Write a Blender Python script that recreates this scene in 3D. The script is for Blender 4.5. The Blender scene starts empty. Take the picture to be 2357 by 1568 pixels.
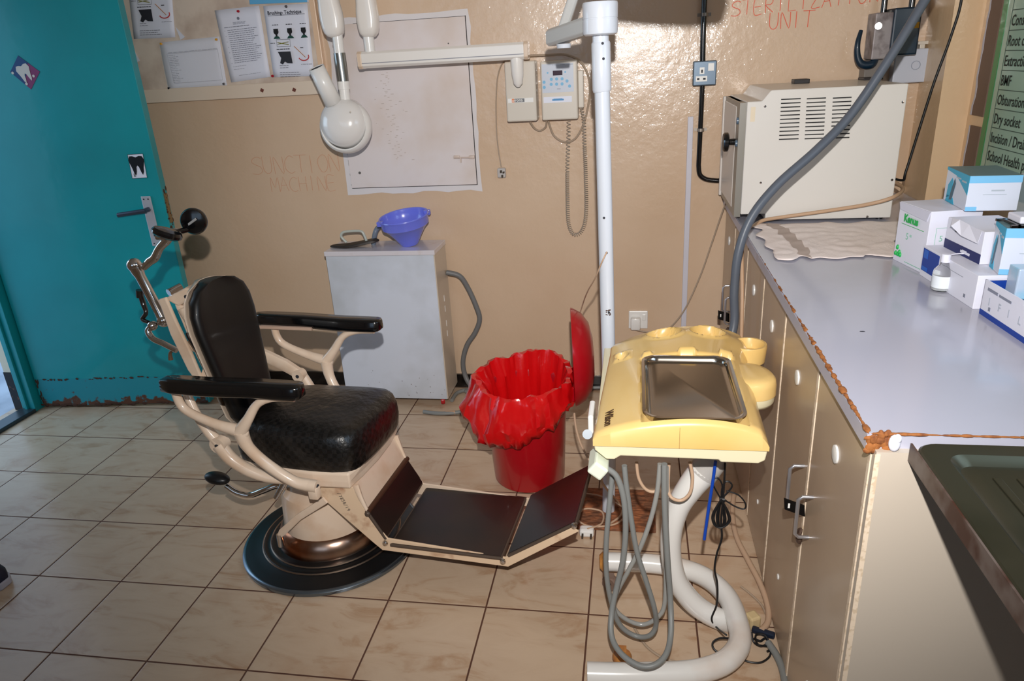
import bpy, bmesh, math, random
from mathutils import Vector, Matrix, noise
random.seed(7)
V = Vector
C = bpy.context.scene.collection
# ------------------------------------------------------------------ camera
YAW, PITCH, ROLL, FPX = -0.1801, 0.3706, -0.0587, 1654.227
CAM = V((0.1225, -1.9387, 1.4913))
_cy, _sy, _cp, _sp = math.cos(YAW), math.sin(YAW), math.cos(PITCH), math.sin(PITCH)
FWD = V((_sy*_cp, _cy*_cp, -_sp)); _r = V((_cy, -_sy, 0)); _u = _r.cross(FWD)
RGT = _r*math.cos(ROLL) + _u*math.sin(ROLL); UPV = -_r*math.sin(ROLL) + _u*math.cos(ROLL)
cam = bpy.data.objects.new('camera', bpy.data.cameras.new('camera')); C.objects.link(cam)
cam.data.sensor_width = 36; cam.data.lens = FPX/2357*36; cam.data.clip_start = 0.02
cam.matrix_world = Matrix(((RGT.x, UPV.x, -FWD.x, CAM.x), (RGT.y, UPV.y, -FWD.y, CAM.y), (RGT.z, UPV.z, -FWD.z, CAM.z), (0, 0, 0, 1)))
sc = bpy.context.scene
sc.camera = cam
sc.view_settings.view_transform = 'Standard'; sc.view_settings.look = 'None'
sc.view_settings.gamma = 1; sc.view_settings.use_curve_mapping = False
sc.view_settings.exposure = 0.08
# ------------------------------------------------------------------ daylight
w = bpy.data.worlds.new('sky'); sc.world = w; w.use_nodes = True
bg = w.node_tree.nodes['Background']; bg.inputs[0].default_value = (0.50, 0.72, 1.0, 1); bg.inputs[1].default_value = 1.0
def light(name, kind, loc, power, color, **kw):
    d = bpy.data.lights.new(name, kind); d.energy = power; d.color = color
    for k, v in kw.items(): setattr(d, k, v)
    o = bpy.data.objects.new(name, d); C.objects.link(o); o.location = loc
    return o
def aim(o, to): o.rotation_euler = (V(to)-o.location).to_track_quat('-Z', 'Y').to_euler()
# the camera's flash, 22 cm above the lens, and daylight through the doorway and the room's windows
flash = light('camera_flash', 'SPOT', (0.14, -1.93, 1.71), 212, (1.0, 0.968, 0.935), shadow_soft_size=0.014, spot_size=math.radians(104), spot_blend=1.0)
aim(flash, (0.02, 1.2, 0.88))
dl = light('doorway_daylight', 'AREA', (-4.3, 0.0, 1.9), 25, (0.55, 0.78, 1.0), shape='RECTANGLE', size=1.6, size_y=1.6); aim(dl, (-1.6, 0.1, 0.2))
wl = light('window_daylight', 'AREA', (1.9, -1.1, 1.95), 14, (0.62, 0.80, 1.0), shape='RECTANGLE', size=1.3, size_y=1.1); aim(wl, (0.3, -0.6, 0.8))
wb = light('rear_window_daylight', 'AREA', (-1.0, -3.75, 1.8), 2.5, (0.70, 0.84, 1.0), shape='RECTANGLE', size=1.5, size_y=1.2); aim(wb, (-0.7, 0.5, 0.6))

# ------------------------------------------------------------------ measuring helpers: where a photo point lies on a real plane of the room
def ray(px, py): return FWD + RGT*((px-1178.5)/FPX) - UPV*((py-784)/FPX)
def onz(px, py, z): d = ray(px, py); return CAM + d*((z-CAM.z)/d.z)
def ony(px, py, y): d = ray(px, py); return CAM + d*((y-CAM.y)/d.y)
def onx(px, py, x): d = ray(px, py); return CAM + d*((x-CAM.x)/d.x)
def onp(px, py, n, q): d = ray(px, py); return CAM + d*((V(q)-CAM).dot(n)/d.dot(n))
YW = 1.2163; XC = 0.506; XL = -2.81; X2 = 1.30

# ------------------------------------------------------------------ materials
def lin(c):
    return tuple((x/255/12.92 if x/255 <= .04045 else ((x/255+.055)/1.055)**2.4) for x in c) + (1,)
_M = {}
def mat(name, rgb, rough=.5, metal=0, bump=0, bscale=40, var=0, vscale=6, spec=.5, coat=0, trans=0, alpha=1, rgb2=None, vlo=.45, vhi=.65, emit=0, detail=3, ior=1.45):
    if name in _M: return _M[name]
    m = bpy.data.materials.new(name); m.use_nodes = True; nt = m.node_tree; b = nt.nodes['Principled BSDF']
    b.inputs['Base Color'].default_value = lin(rgb); b.inputs['Roughness'].default_value = rough
    b.inputs['Metallic'].default_value = metal; b.inputs['Specular IOR Level'].default_value = spec
    b.inputs['Coat Weight'].default_value = coat; b.inputs['Coat Roughness'].default_value = .08
    b.inputs['Transmission Weight'].default_value = trans; b.inputs['Alpha'].default_value = alpha; b.inputs['IOR'].default_value = ior
    if emit: b.inputs['Emission Color'].default_value = lin(rgb); b.inputs['Emission Strength'].default_value = emit
    tc = nt.nodes.new('ShaderNodeTexCoord')
    if var or rgb2:
        n = nt.nodes.new('ShaderNodeTexNoise'); n.inputs['Scale'].default_value = vscale; n.inputs['Detail'].default_value = 5
        nt.links.new(tc.outputs['Object'], n.inputs['Vector'])
        r = nt.nodes.new('ShaderNodeValToRGB'); r.color_ramp.elements[0].position = vlo; r.color_ramp.elements[1].position = vhi
        a = lin(rgb); c2 = lin(rgb2) if rgb2 else tuple(x*(1-var) for x in a[:3])+(1,)
        r.color_ramp.elements[0].color = a; r.color_ramp.elements[1].color = c2
        nt.links.new(n.outputs['Fac'], r.inputs[0]); nt.links.new(r.outputs[0], b.inputs['Base Color'])
    if bump:
        n2 = nt.nodes.new('ShaderNodeTexNoise'); n2.inputs['Scale'].default_value = bscale; n2.inputs['Detail'].default_value = detail
        nt.links.new(tc.outputs['Object'], n2.inputs['Vector'])
        bp = nt.nodes.new('ShaderNodeBump'); bp.inputs['Strength'].default_value = bump; bp.inputs['Distance'].default_value = .004
        nt.links.new(n2.outputs['Fac'], bp.inputs['Height']); nt.links.new(bp.outputs[0], b.inputs['Normal']); nt.links.new(bp.outputs[0], b.inputs['Coat Normal'])
    _M[name] = m; return m

def nodes(m): return m.node_tree.nodes, m.node_tree.links, m.node_tree.nodes['Principled BSDF']
def new(nt, t, **kw):
    n = nt.new(t)
    for k, v in kw.items(): setattr(n, k, v)
    return n
def floor_mat():
    m = bpy.data.materials.new('ceramic_tiles'); m.use_nodes = True; N, L, b = nodes(m)
    tc = new(N, 'ShaderNodeTexCoord'); sp = new(N, 'ShaderNodeSeparateXYZ'); L.new(tc.outputs['Object'], sp.inputs[0])
    def mth(op, a, b2=None):
        n = new(N, 'ShaderNodeMath', operation=op)
        for i, x in enumerate((a, b2)):
            if x is None: continue
            if isinstance(x, (int, float)): n.inputs[i].default_value = x
            else: L.new(x, n.inputs[i])
        return n.outputs[0]
    ds = []; ids = []
    for ax in ('X', 'Y'):
        q = mth('DIVIDE', sp.outputs[ax], .3); f = mth('FLOOR', q); fr = mth('SUBTRACT', q, f); ids.append(f)
        ds.append(mth('SUBTRACT', .5, mth('ABSOLUTE', mth('SUBTRACT', fr, .5))))
    dist = mth('MINIMUM', ds[0], ds[1])           # 0 at the joint, .5 in the tile's middle
    cmb = new(N, 'ShaderNodeCombineXYZ'); L.new(ids[0], cmb.inputs[0]); L.new(ids[1], cmb.inputs[1])
    wn = new(N, 'ShaderNodeTexWhiteNoise', noise_dimensions='3D'); L.new(cmb.outputs[0], wn.inputs['Vector'])
    off = new(N, 'ShaderNodeVectorMath', operation='SCALE'); L.new(wn.outputs['Color'], off.inputs[0]); off.inputs['Scale'].default_value = 7
    add = new(N, 'ShaderNodeVectorMath', operation='ADD'); L.new(tc.outputs['Object'], add.inputs[0]); L.new(off.outputs[0], add.inputs[1])
    mp = new(N, 'ShaderNodeMapping'); mp.inputs['Rotation'].default_value = (0, 0, .7); mp.inputs['Scale'].default_value = (3.0, 9.0, 3); L.new(add.outputs[0], mp.inputs[0])
    n1 = new(N, 'ShaderNodeTexNoise'); n1.inputs['Scale'].default_value = 1.3; n1.inputs['Detail'].default_value = 8; n1.inputs['Roughness'].default_value = .62; n1.inputs['Distortion'].default_value = 1.2; L.new(mp.outputs[0], n1.inputs[0])
    r1 = new(N, 'ShaderNodeValToRGB'); e = r1.color_ramp.elements
    e[0].position = .30; e[0].color = lin((176, 140, 108)); e[1].position = .62; e[1].color = lin((203, 178, 152))
    x = e.new(.47); x.color = lin((198, 172, 146)); L.new(n1.outputs['Fac'], r1.inputs[0])
    # rusty soiling in patches
    n2 = new(N, 'ShaderNodeTexNoise'); n2.inputs['Scale'].default_value = 4.2; n2.inputs['Detail'].default_value = 6; L.new(tc.outputs['Object'], n2.inputs[0])
    r2 = new(N, 'ShaderNodeValToRGB'); r2.color_ramp.elements[0].position = .56; r2.color_ramp.elements[1].position = .78; r2.color_ramp.elements[1].color = (.45, .45, .45, 1); L.new(n2.outputs['Fac'], r2.inputs[0])
    mx = new(N, 'ShaderNodeMixRGB'); mx.inputs[2].default_value = lin((168, 118, 76)); L.new(r2.outputs[0], mx.inputs[0]); L.new(r1.outputs[0], mx.inputs[1])
    g = mth('LESS_THAN', dist, .0085)
    m2 = new(N, 'ShaderNodeMixRGB'); m2.inputs[2].default_value = lin((92, 58, 42)); L.new(g, m2.inputs[0]); L.new(mx.outputs[0], m2.inputs[1])
    L.new(m2.outputs[0], b.inputs['Base Color'])
    rr = new(N, 'ShaderNodeMapRange'); rr.inputs[3].default_value = .24; rr.inputs[4].default_value = .8; L.new(g, rr.inputs[0]); L.new(rr.outputs[0], b.inputs['Roughness'])
    bp = new(N, 'ShaderNodeBump'); bp.inputs['Strength'].default_value = .35; bp.inputs['Distance'].default_value = .002
    mr = new(N, 'ShaderNodeMapRange'); mr.inputs[2].default_value = .02; L.new(dist, mr.inputs[0])
    n3 = new(N, 'ShaderNodeTexNoise'); n3.inputs['Scale'].default_value = 9; L.new(tc.outputs['Object'], n3.inputs[0])
    L.new(mth('ADD', mr.outputs[0], mth('MULTIPLY', n3.outputs['Fac'], .6)), bp.inputs['Height']); L.new(bp.outputs[0], b.inputs['Normal'])
    return m
def wall_mat():
    m = bpy.data.materials.new('gloss_cream_paint'); m.use_nodes = True; N, L, b = nodes(m)
    tc = new(N, 'ShaderNodeTexCoord')
    n = new(N, 'ShaderNodeTexNoise'); n.inputs['Scale'].default_value = 1.3; n.inputs['Detail'].default_value = 4; L.new(tc.outputs['Object'], n.inputs[0])
    r = new(N, 'ShaderNodeValToRGB'); r.color_ramp.elements[0].position = .3; r.color_ramp.elements[0].color = lin((206, 176, 146)); r.color_ramp.elements[1].position = .7; r.color_ramp.elements[1].color = lin((217, 190, 163)); L.new(n.outputs['Fac'], r.inputs[0]); L.new(r.outputs[0], b.inputs['Base Color'])
    b.inputs['Roughness'].default_value = .30; b.inputs['Specular IOR Level'].default_value = .55
    a = new(N, 'ShaderNodeTexNoise'); a.inputs['Scale'].default_value = 55; a.inputs['Detail'].default_value = 3; L.new(tc.outputs['Object'], a.inputs[0])
    c = new(N, 'ShaderNodeTexNoise'); c.inputs['Scale'].default_value = 9; c.inputs['Detail'].default_value = 2; L.new(tc.outputs['Object'], c.inputs[0])
    s = new(N, 'ShaderNodeMath', operation='MULTIPLY_ADD'); L.new(a.outputs['Fac'], s.inputs[0]); s.inputs[1].default_value = .35; L.new(c.outputs['Fac'], s.inputs[2])
    bp = new(N, 'ShaderNodeBump'); bp.inputs['Strength'].default_value = .42; bp.inputs['Distance'].default_value = .006; L.new(s.outputs[0], bp.inputs['Height']); L.new(bp.outputs[0], b.inputs['Normal'])
    cn = new(N, 'ShaderNodeTexNoise'); cn.inputs['Scale'].default_value = 75; cn.inputs['Detail'].default_value = 2; L.new(tc.outputs['Object'], cn.inputs[0])
    s3 = new(N, 'ShaderNodeMath', operation='MULTIPLY_ADD'); L.new(cn.outputs['Fac'], s3.inputs[0]); s3.inputs[1].default_value = .30; L.new(c.outputs['Fac'], s3.inputs[2])
    bc2 = new(N, 'ShaderNodeBump'); bc2.inputs['Strength'].default_value = .85; bc2.inputs['Distance'].default_value = .0068; L.new(s3.outputs[0], bc2.inputs['Height']); L.new(bc2.outputs[0], b.inputs['Coat Normal'])
    b.inputs['Coat Weight'].default_value = .55; b.inputs['Coat Roughness'].default_value = .10
    return m
def teal_mat():
    m = mat('teal_gloss_paint', (18, 156, 164), .32, var=.22, vscale=2.2, vlo=.3, vhi=.75, bump=.25, bscale=12, coat=.3)
    return m
def rust_mat(name, rgb, rust, lo, hi, rough=.4, scale=30, zfade=None):
    """paint that has chipped off to rust; zfade: rust only below that height"""
    m = bpy.data.materials.new(name); m.use_nodes = True; N, L, b = nodes(m)
    tc = new(N, 'ShaderNodeTexCoord'); n = new(N, 'ShaderNodeTexNoise'); n.inputs['Scale'].default_value = scale; n.inputs['Detail'].default_value = 6; L.new(tc.outputs['Object'], n.inputs[0])
    r = new(N, 'ShaderNodeValToRGB'); r.color_ramp.elements[0].position = lo; r.color_ramp.elements[1].position = hi; L.new(n.outputs['Fac'], r.inputs[0])
    fac = r.outputs[0]
    if zfade is not None:
        sp = new(N, 'ShaderNodeSeparateXYZ'); L.new(tc.outputs['Object'], sp.inputs[0])
        mr = new(N, 'ShaderNodeMapRange'); mr.inputs[1].default_value = zfade[0]; mr.inputs[2].default_value = zfade[1]; mr.inputs[3].default_value = .42; mr.inputs[4].default_value = 0; L.new(sp.outputs['Z'], mr.inputs[0])
        ad = new(N, 'ShaderNodeMath', operation='ADD'); L.new(n.outputs['Fac'], ad.inputs[0]); L.new(mr.outputs[0], ad.inputs[1]); L.new(ad.outputs[0], r.inputs[0])
    mx = new(N, 'ShaderNodeMixRGB'); mx.inputs[1].default_value = lin(rgb); mx.inputs[2].default_value = lin(rust); L.new(fac, mx.inputs[0]); L.new(mx.outputs[0], b.inputs['Base Color'])
    b.inputs['Roughness'].default_value = rough
    return m
M_FLOOR = floor_mat(); M_WALL = wall_mat(); TEAL = teal_mat()
WHITE = mat('white_enamel', (226, 228, 230), .25, coat=.4)
CREAM = mat('cream_enamel', (226, 203, 180), .3, coat=.5, rgb2=(206, 170, 138), vscale=9, vlo=.5, vhi=.8)
CREAMRUST = rust_mat('cream_enamel_rusted', (224, 196, 165), (150, 84, 44), .58, .78, .4, 14)
CHROME = mat('chrome', (205, 200, 196), .12, 1)
STEEL = mat('stainless_steel', (190, 186, 180), .22, 1)
COPPER = mat('worn_chrome_to_copper', (150, 92, 62), .24, 1, rgb2=(190, 165, 148), vscale=5)
RUBBER = mat('black_rubber', (16, 17, 20), .35)
LEATHER = mat('black_leatherette', (9, 8, 8), .46, coat=.06)
BLACKPL = mat('black_glossy_plastic', (8, 8, 10), .18, coat=.5)
GREYHOSE = mat('grey_hose', (128, 130, 128), .42)
DKHOSE = mat('dark_grey_hose', (84, 90, 100), .4)
BEIGEPL = mat('beige_plastic', (214, 204, 190), .35)
OFFWHITE = mat('off_white_plastic', (236, 234, 230), .3, coat=.2)
BEIGECORD = mat('beige_cord', (196, 165, 138), .5)
BLACKCORD = mat('black_cord', (22, 22, 24), .45)
GREYCORD = mat('warm_grey_cord', (170, 150, 130), .5)
PAPER = mat('paper', (226, 228, 240), .5)
INK = mat('ink', (40, 42, 50), .7)
GREYINK = mat('grey_ink', (120, 124, 138), .7)

# ------------------------------------------------------------------ object helpers
def tag(o, label=None, cat=None, group=None, kind=None):
    for k, v in (('label', label), ('category', cat), ('group', group), ('kind', kind)):
        if v: o[k] = v
    return o
def thing(name, label, cat, loc, group=None, rz=0):
    o = bpy.data.objects.new(name, None); C.objects.link(o); o.location = loc; o.rotation_euler = (0, 0, rz); o.empty_display_size = .05
    bpy.context.view_layer.update()
    return tag(o, label, cat, group)

class MB:
    """collects shapes given in world space and links them as one mesh object"""
    def __init__(s): s.b = bmesh.new()
    def box(s, lo, hi, rot=None, bev=0):
        c = (V(lo)+V(hi))/2; d = V(hi)-V(lo)
        return s.obox(c, d, rot, bev)
    def obox(s, c, d, rot=None, bev=0, seg=2):
        M = Matrix.Translation(V(c)) @ (rot.to_4x4() if rot else Matrix.Identity(4))
        vs = [s.b.verts.new(M @ V((x*d[0]/2, y*d[1]/2, z*d[2]/2))) for x in (-1, 1) for y in (-1, 1) for z in (-1, 1)]
        fs = [s.b.faces.new([vs[i] for i in f]) for f in ((0, 1, 3, 2), (4, 6, 7, 5), (0, 4, 5, 1), (2, 3, 7, 6), (0, 2, 6, 4), (1, 5, 7, 3))]
        if bev:
            es = list({e for f in fs for e in f.edges})
            bmesh.ops.bevel(s.b, geom=es, offset=bev, segments=seg, profile=.5, affect='EDGES')
        return s
    def loft(s, rings, cap=True, closed=True):
        R = [[s.b.verts.new(V(p)) for p in r] for r in rings]
        n = len(R[0])
        for a, b in zip(R, R[1:]):
            for i in range(n if closed else n-1):
                j = (i+1) % n
                try: s.b.faces.new((a[i], a[j], b[j], b[i]))
                except ValueError: pass
        if cap and closed:
            for r, rev in ((R[0], True), (R[-1], False)):
                try: s.b.faces.new(list(reversed(r)) if rev else r)
                except ValueError: pass
        return s
    def tube(s, pts, r, seg=12, cap=True):
        pts = [V(p) for p in pts]; n = len(pts)
        rad = r if callable(r) else (lambda t: r)
        if isinstance(r, (list, tuple)):
            rr = list(r)
            def rad(t):
                x = t*(len(rr)-1); i = min(int(x), len(rr)-2); return rr[i]+(rr[i+1]-rr[i])*(x-i)
        T = [(pts[min(i+1, n-1)]-pts[max(i-1, 0)]).normalized() for i in range(n)]
        up = V((0, 0, 1)) if abs(T[0].z) < .9 else V((1, 0, 0))
        nrm = T[0].cross(up).normalized(); rings = []
        for i in range(n):
            nrm = (nrm - T[i]*nrm.dot(T[i])).normalized(); bn = T[i].cross(nrm)
            q = rad(i/(n-1))
            rings.append([pts[i]+(nrm*math.cos(a)+bn*math.sin(a))*q for a in [2*math.pi*k/seg for k in range(seg)]])
        return s.loft(rings, cap)
    def cyl(s, a, b, r0, r1=None, seg=24): return s.tube([a, b], [r0, r0 if r1 is None else r1], seg)
    def lathe(s, prof, o, axis=(0, 0, 1), seg=48, cap=True):
        """prof: (radius, height) along axis from o"""
        ax = V(axis).normalized(); up = V((1, 0, 0)) if abs(ax.x) < .9 else V((0, 1, 0))
        e1 = (up-ax*up.dot(ax)).normalized(); e2 = ax.cross(e1); o = V(o)
        return s.loft([[o+ax*h+(e1*math.cos(t)+e2*math.sin(t))*max(r, .0004) for t in [2*math.pi*k/seg for k in range(seg)]] for r, h in prof], cap)
    def prism(s, poly, ext):
        ext = V(ext); return s.loft([[V(p) for p in poly], [V(p)+ext for p in poly]])
    def ball(s, c, r, seg=20, rot=None):
        r = V(r) if hasattr(r, '__len__') else V((r, r, r))
        M = Matrix.Translation(V(c)) @ (rot.to_4x4() if rot else Matrix.Identity(4)) @ Matrix.Diagonal((*r, 1))
        bmesh.ops.create_uvsphere(s.b, u_segments=seg, v_segments=max(8, seg//2+2), radius=1, matrix=M); return s
    def build(s, name, m, parent=None, smooth=True, bev=0, sub=0, angle=38, solid=0):
        bmesh.ops.recalc_face_normals(s.b, faces=s.b.faces)
        me = bpy.data.meshes.new(name); 
        if parent is not None:
            s.b.transform(parent.matrix_world.inverted()); loc = None
        else:
            xs = [v.co for v in s.b.verts]
            loc = V(((min(p.x for p in xs)+max(p.x for p in xs))/2, (min(p.y for p in xs)+max(p.y for p in xs))/2, min(p.z for p in xs)))
            s.b.transform(Matrix.Translation(-loc))
        s.b.to_mesh(me); s.b.free(); me.materials.append(m)
        o = bpy.data.objects.new(name, me); C.objects.link(o)
        if parent is not None: o.parent = parent
        else: o.location = loc
        bpy.context.view_layer.update()
        if solid: md = o.modifiers.new('s', 'SOLIDIFY'); md.thickness = solid; md.offset = 0
        if bev: md = o.modifiers.new('b', 'BEVEL'); md.width = bev; md.segments = 2; md.limit_method = 'ANGLE'; md.angle_limit = math.radians(40)
        if sub: md = o.modifiers.new('d', 'SUBSURF'); md.levels = sub; md.render_levels = sub
        if smooth:
            for p in me.polygons: p.use_smooth = True
            if not sub: me.set_sharp_from_angle(angle=math.radians(angle))
        return o
def struct(o): o['kind'] = 'structure'; return o
def spl(pts, n=10, closed=False):
    """Catmull-Rom through the points"""
    p = [V(q) for q in pts]; out = []
    m = len(p)
    rng = range(m if closed else m-1)
    for i in rng:
        if closed: a, b, c, d = p[(i-1) % m], p[i], p[(i+1) % m], p[(i+2) % m]
        else: a, b, c, d = p[max(i-1, 0)], p[i], p[i+1], p[min(i+2, m-1)]
        for k in range(n):
            t = k/n; out.append(.5*((2*b)+(c-a)*t+(2*a-5*b+4*c-d)*t*t+(3*b-a-3*c+d)*t**3))
    if not closed: out.append(p[-1])
    return out
FONT_CACHE = {}
def text_bm(mb, s, org, ex, ey, size, depth=.0006, align='LEFT', bold=0, wid=1.0):
    """adds printed text: org = baseline start, ex = reading direction, ey = up direction"""
    ex = V(ex).normalized(); ey = V(ey).normalized(); ez = ex.cross(ey)
    cu = bpy.data.curves.new('t', 'FONT'); cu.body = s; cu.size = size; cu.align_x = align; cu.extrude = depth/2; cu.offset = bold; cu.resolution_u = 2
    ob = bpy.data.objects.new('t', cu); C.objects.link(ob); bpy.context.view_layer.update()
    dg = bpy.context.evaluated_depsgraph_get(); me = bpy.data.meshes.new_from_object(ob.evaluated_get(dg))
    M = Matrix(((ex.x*wid, ey.x, ez.x, org[0]), (ex.y*wid, ey.y, ez.y, org[1]), (ex.z*wid, ey.z, ez.z, org[2]), (0, 0, 0, 1)))
    me.transform(M); mb.b.from_mesh(me); bpy.data.meshes.remove(me); bpy.data.objects.remove(ob); bpy.data.curves.remove(cu)
    return mb
STROKE = {'S': [[(.9, .9), (.6, 1), (.2, .9), (.1, .7), (.4, .55), (.8, .4), (.85, .15), (.5, 0), (0, .05)]], 'T': [[(0, 1), (1, 1)], [(.5, 1), (.45, 0)]],
 'E': [[(.8, 1), (.1, 1), (.1, 0), (.8, 0)], [(.1, .5), (.7, .52)]], 'R': [[(.1, 0), (.1, 1), (.6, .95), (.75, .75), (.55, .55), (.1, .5), (.8, 0)]], 'I': [[(.4, 1), (.4, 0)]],
 'L': [[(.1, 1), (.1, 0), (.8, .02)]], 'Z': [[(.1, 1), (.8, 1), (.1, 0), (.9, 0)]], 'A': [[(0, 0), (.45, 1), (.85, 0)], [(.2, .4), (.7, .42)]], 'O': [[(.5, 1), (.15, .8), (.08, .4), (.35, .02), (.7, .1), (.9, .5), (.75, .9), (.5, 1)]],
 'N': [[(.1, 0), (.12, 1), (.8, 0), (.85, 1)]], 'U': [[(.08, 1), (.1, .25), (.4, 0), (.75, .2), (.8, 1)]], 'C': [[(.85, .9), (.5, 1), (.12, .7), (.12, .25), (.5, 0), (.85, .1)]],
 'M': [[(.05, 0), (.12, 1), (.45, .3), (.8, 1), (.9, 0)]], 'H': [[(.1, 1), (.1, 0)], [(.8, 1), (.8, 0)], [(.1, .5), (.8, .5)]], '7': [[(.05, 1), (.8, .95), (.35, 0)]], '8': [[(.5, .52), (.2, .75), (.5, 1), (.75, .75), (.5, .52), (.15, .2), (.5, 0), (.8, .2), (.5, .52)]],
 '5': [[(.8, 1), (.2, 1), (.15, .6), (.6, .6), (.8, .3), (.5, 0), (.1, .08)]], '/': [[(0, -.1), (.7, 1.1)]], '1': [[(.4, 1), (.4, 0)]], '9': [[(.7, .6), (.3, .5), (.15, .8), (.5, 1), (.75, .8), (.7, .5), (.5, 0)]], 'D': [[(.1, 0), (.1, 1), (.6, .9), (.8, .5), (.6, .1), (.1, 0)]]}
def ribbon(mb, pts, r, en, t=.0004):
    """thin painted line: pts on a surface with normal en"""
    L_, R_ = [], []
    for i, p in enumerate(pts):
        d = (pts[min(i+1, len(pts)-1)]-pts[max(i-1, 0)]).normalized(); sd = d.cross(en).normalized()*r; L_.append(p+sd); R_.append(p-sd)
    rows = [[a+en*t, b+en*t, b, a] for a, b in zip(L_, R_)]; mb.loft(rows)
def scrawl(mb, s, org, ex, ey, size, r, adv=.95, wob=.0):
    """hand-written letters as thin strokes"""
    ex, ey = V(ex).normalized(), V(ey).normalized(); o = V(org); en = ex.cross(ey)
    for i, ch in enumerate(s):
        if ch == ' ': continue
        for st in STROKE[ch]:
            pts = [o+ex*((i*adv+x*.75)*size)+ey*(y*size+wob*math.sin(i*2.1)*size) for x, y in st]
            ribbon(mb, spl(pts, 4) if len(pts) > 3 else pts, r, en)
    return mb
def fillbox(mb, o, ex, ey, x0, y0, x1, y1, t=.0008):
    """thin slab on a surface: rectangle in the surface's own axes"""
    ex, ey = V(ex).normalized(), V(ey).normalized(); ez = ex.cross(ey); o = V(o)
    mb.prism([o+ex*x0+ey*y0, o+ex*x1+ey*y0, o+ex*x1+ey*y1, o+ex*x0+ey*y1], ez*t); return mb
def disc(mb, c, ez, r, t=.0008, seg=20):
    mb.cyl(V(c), V(c)+V(ez).normalized()*t, r, r, seg); return mb
# ================================================================== THE ROOM
mb = MB(); mb.box((-2.95, -4.0, -.05), (1.45, 1.35, 0)); fl = mb.build('floor', M_FLOOR, smooth=False)
# the tile pattern runs from the room's own origin
fl.data.transform(Matrix.Translation(fl.location)); fl.location = (0, 0, 0); struct(fl)
CEIL = mat('ceiling_paint', (225, 218, 205), .8)
struct(MB().box((-2.95, -4.0, 2.7), (1.45, 1.35, 2.78)).build('ceiling', CEIL, smooth=False))
struct(MB().box((-2.95, YW, 0), (1.30, YW+.13, 2.7)).build('wall_back', M_WALL, smooth=False))
WJ = mat('wall_paint_side', (212, 184, 154), .4, bump=.3, bscale=30)
DOOR_Y0, DOOR_Y1, DOOR_H = -.02, .875, 2.05
mb = MB()
mb.box((-2.90, DOOR_Y1, 0), (XL, YW, 2.7)).box((-2.95, -4.0, 0), (XL, DOOR_Y0, 2.7)).box((-2.95, DOOR_Y0, DOOR_H), (XL, DOOR_Y1, 2.7))
struct(mb.build('wall_left', WJ, smooth=False))
# right wall with the pier, a window opening beyond the frame above the sink
mb = MB()
mb.box((1.20, .985, 0), (1.42, YW, 2.7)); mb.box((X2, .2, 0), (1.42, .985, 2.7))
mb.box((X2, -4.0, 0), (1.42, .2, 1.25)); mb.box((X2, -1.9, 2.2), (1.42, .2, 2.7)); mb.box((X2, -.35, 1.25), (1.42, .2, 2.7)); mb.box((X2, -4.0, 1.25), (1.42, -1.75, 2.7))
struct(mb.build('wall_right', mat('wall_paint_pier', (222, 190, 152), .35, bump=.3, bscale=40, coat=.2), smooth=False))
mb = MB(); mb.box((-2.95, -4.1, 0), (1.42, -4.0, 1.1)).box((-2.95, -4.1, 2.3), (1.42, -4.0, 2.7)).box((-2.95, -4.1, 1.1), (-1.9, -4.0, 2.3)).box((-.1, -4.1, 1.1), (1.42, -4.0, 2.3))
struct(mb.build('wall_rear', WJ, smooth=False))
# windows: frames and panes (outside the picture, they let the daylight in)
GLASS = mat('window_glass', (255, 255, 255), .0, trans=1, ior=1.02)
for i, (lo, hi, ax) in enumerate((((1.34, -1.75, 1.25), (1.38, -.35, 2.2), 'y'), ((-1.9, -4.07, 1.1), (-.1, -4.03, 2.3), 'x'))):
    mb = MB(); a, b = V(lo), V(hi); t = .05; k = 1 if ax == 'y' else 0
    for z0, z1 in ((a.z, a.z+t), (b.z-t, b.z)): mb.box((a.x, a.y, z0), (b.x, b.y, z1))
    for f in (0, .5, 1):
        p0 = a.copy(); p1 = b.copy(); c0 = a[k]+(b[k]-a[k]-t)*f; p0[k] = c0; p1[k] = c0+t; mb.box(p0, p1)
    struct(mb.build('window_%d' % (i+1), TEAL, smooth=False))
# black skirting
BASE = mat('black_skirting_paint', (16, 14, 14), .25, coat=.3)
struct(MB().box((-2.80, YW-.012, 0), (1.19, YW, .068)).build('baseboard_back', BASE, smooth=False))
# door frame (teal steel) in the left wall, the reveal outside it and the threshold
mb = MB(); jy = DOOR_Y1
mb.box((XL-.06, jy-.045, 0), (XL+.012, jy+.012, DOOR_H)).box((XL-.06, DOOR_Y0-.012, 0), (XL+.012, DOOR_Y0+.045, DOOR_H)).box((XL-.06, DOOR_Y0, DOOR_H-.05), (XL+.012, jy, DOOR_H+.01))
mb.box((XL-.035, jy-.058, 0), (XL-.02, jy-.045, DOOR_H-.05))
struct(mb.build('trim_1', TEAL, smooth=False, bev=.002))
REV = mat('outer_reveal_paint', (226, 214, 190), .6)
struct(MB().box((XL-.115, jy-.030, .205), (XL-.06, jy+.02, DOOR_H)).build('trim_2', REV, smooth=False))
struct(MB().box((XL-.117, jy-.033, -.10), (XL-.06, jy+.02, .205)).build('trim_3', rust_mat('flaked_black_dado', (22, 16, 16), (110, 70, 50), .6, .7, .5), smooth=False))
struct(MB().box((XL-.07, DOOR_Y0, -.01), (XL+.015, jy-.045, .018)).build('trim_4', mat('threshold_steel', (70, 84, 92), .3, .6), smooth=False, bev=.004))
# ground outside
OUT = mat('outside_concrete', (190, 200, 214), .8, bump=.5, bscale=6, rgb2=(150, 160, 176), vscale=3)
struct(MB().box((-9, -5, -.16), (-2.96, 6, -.10)).build('trim_5', OUT, smooth=False))
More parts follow.
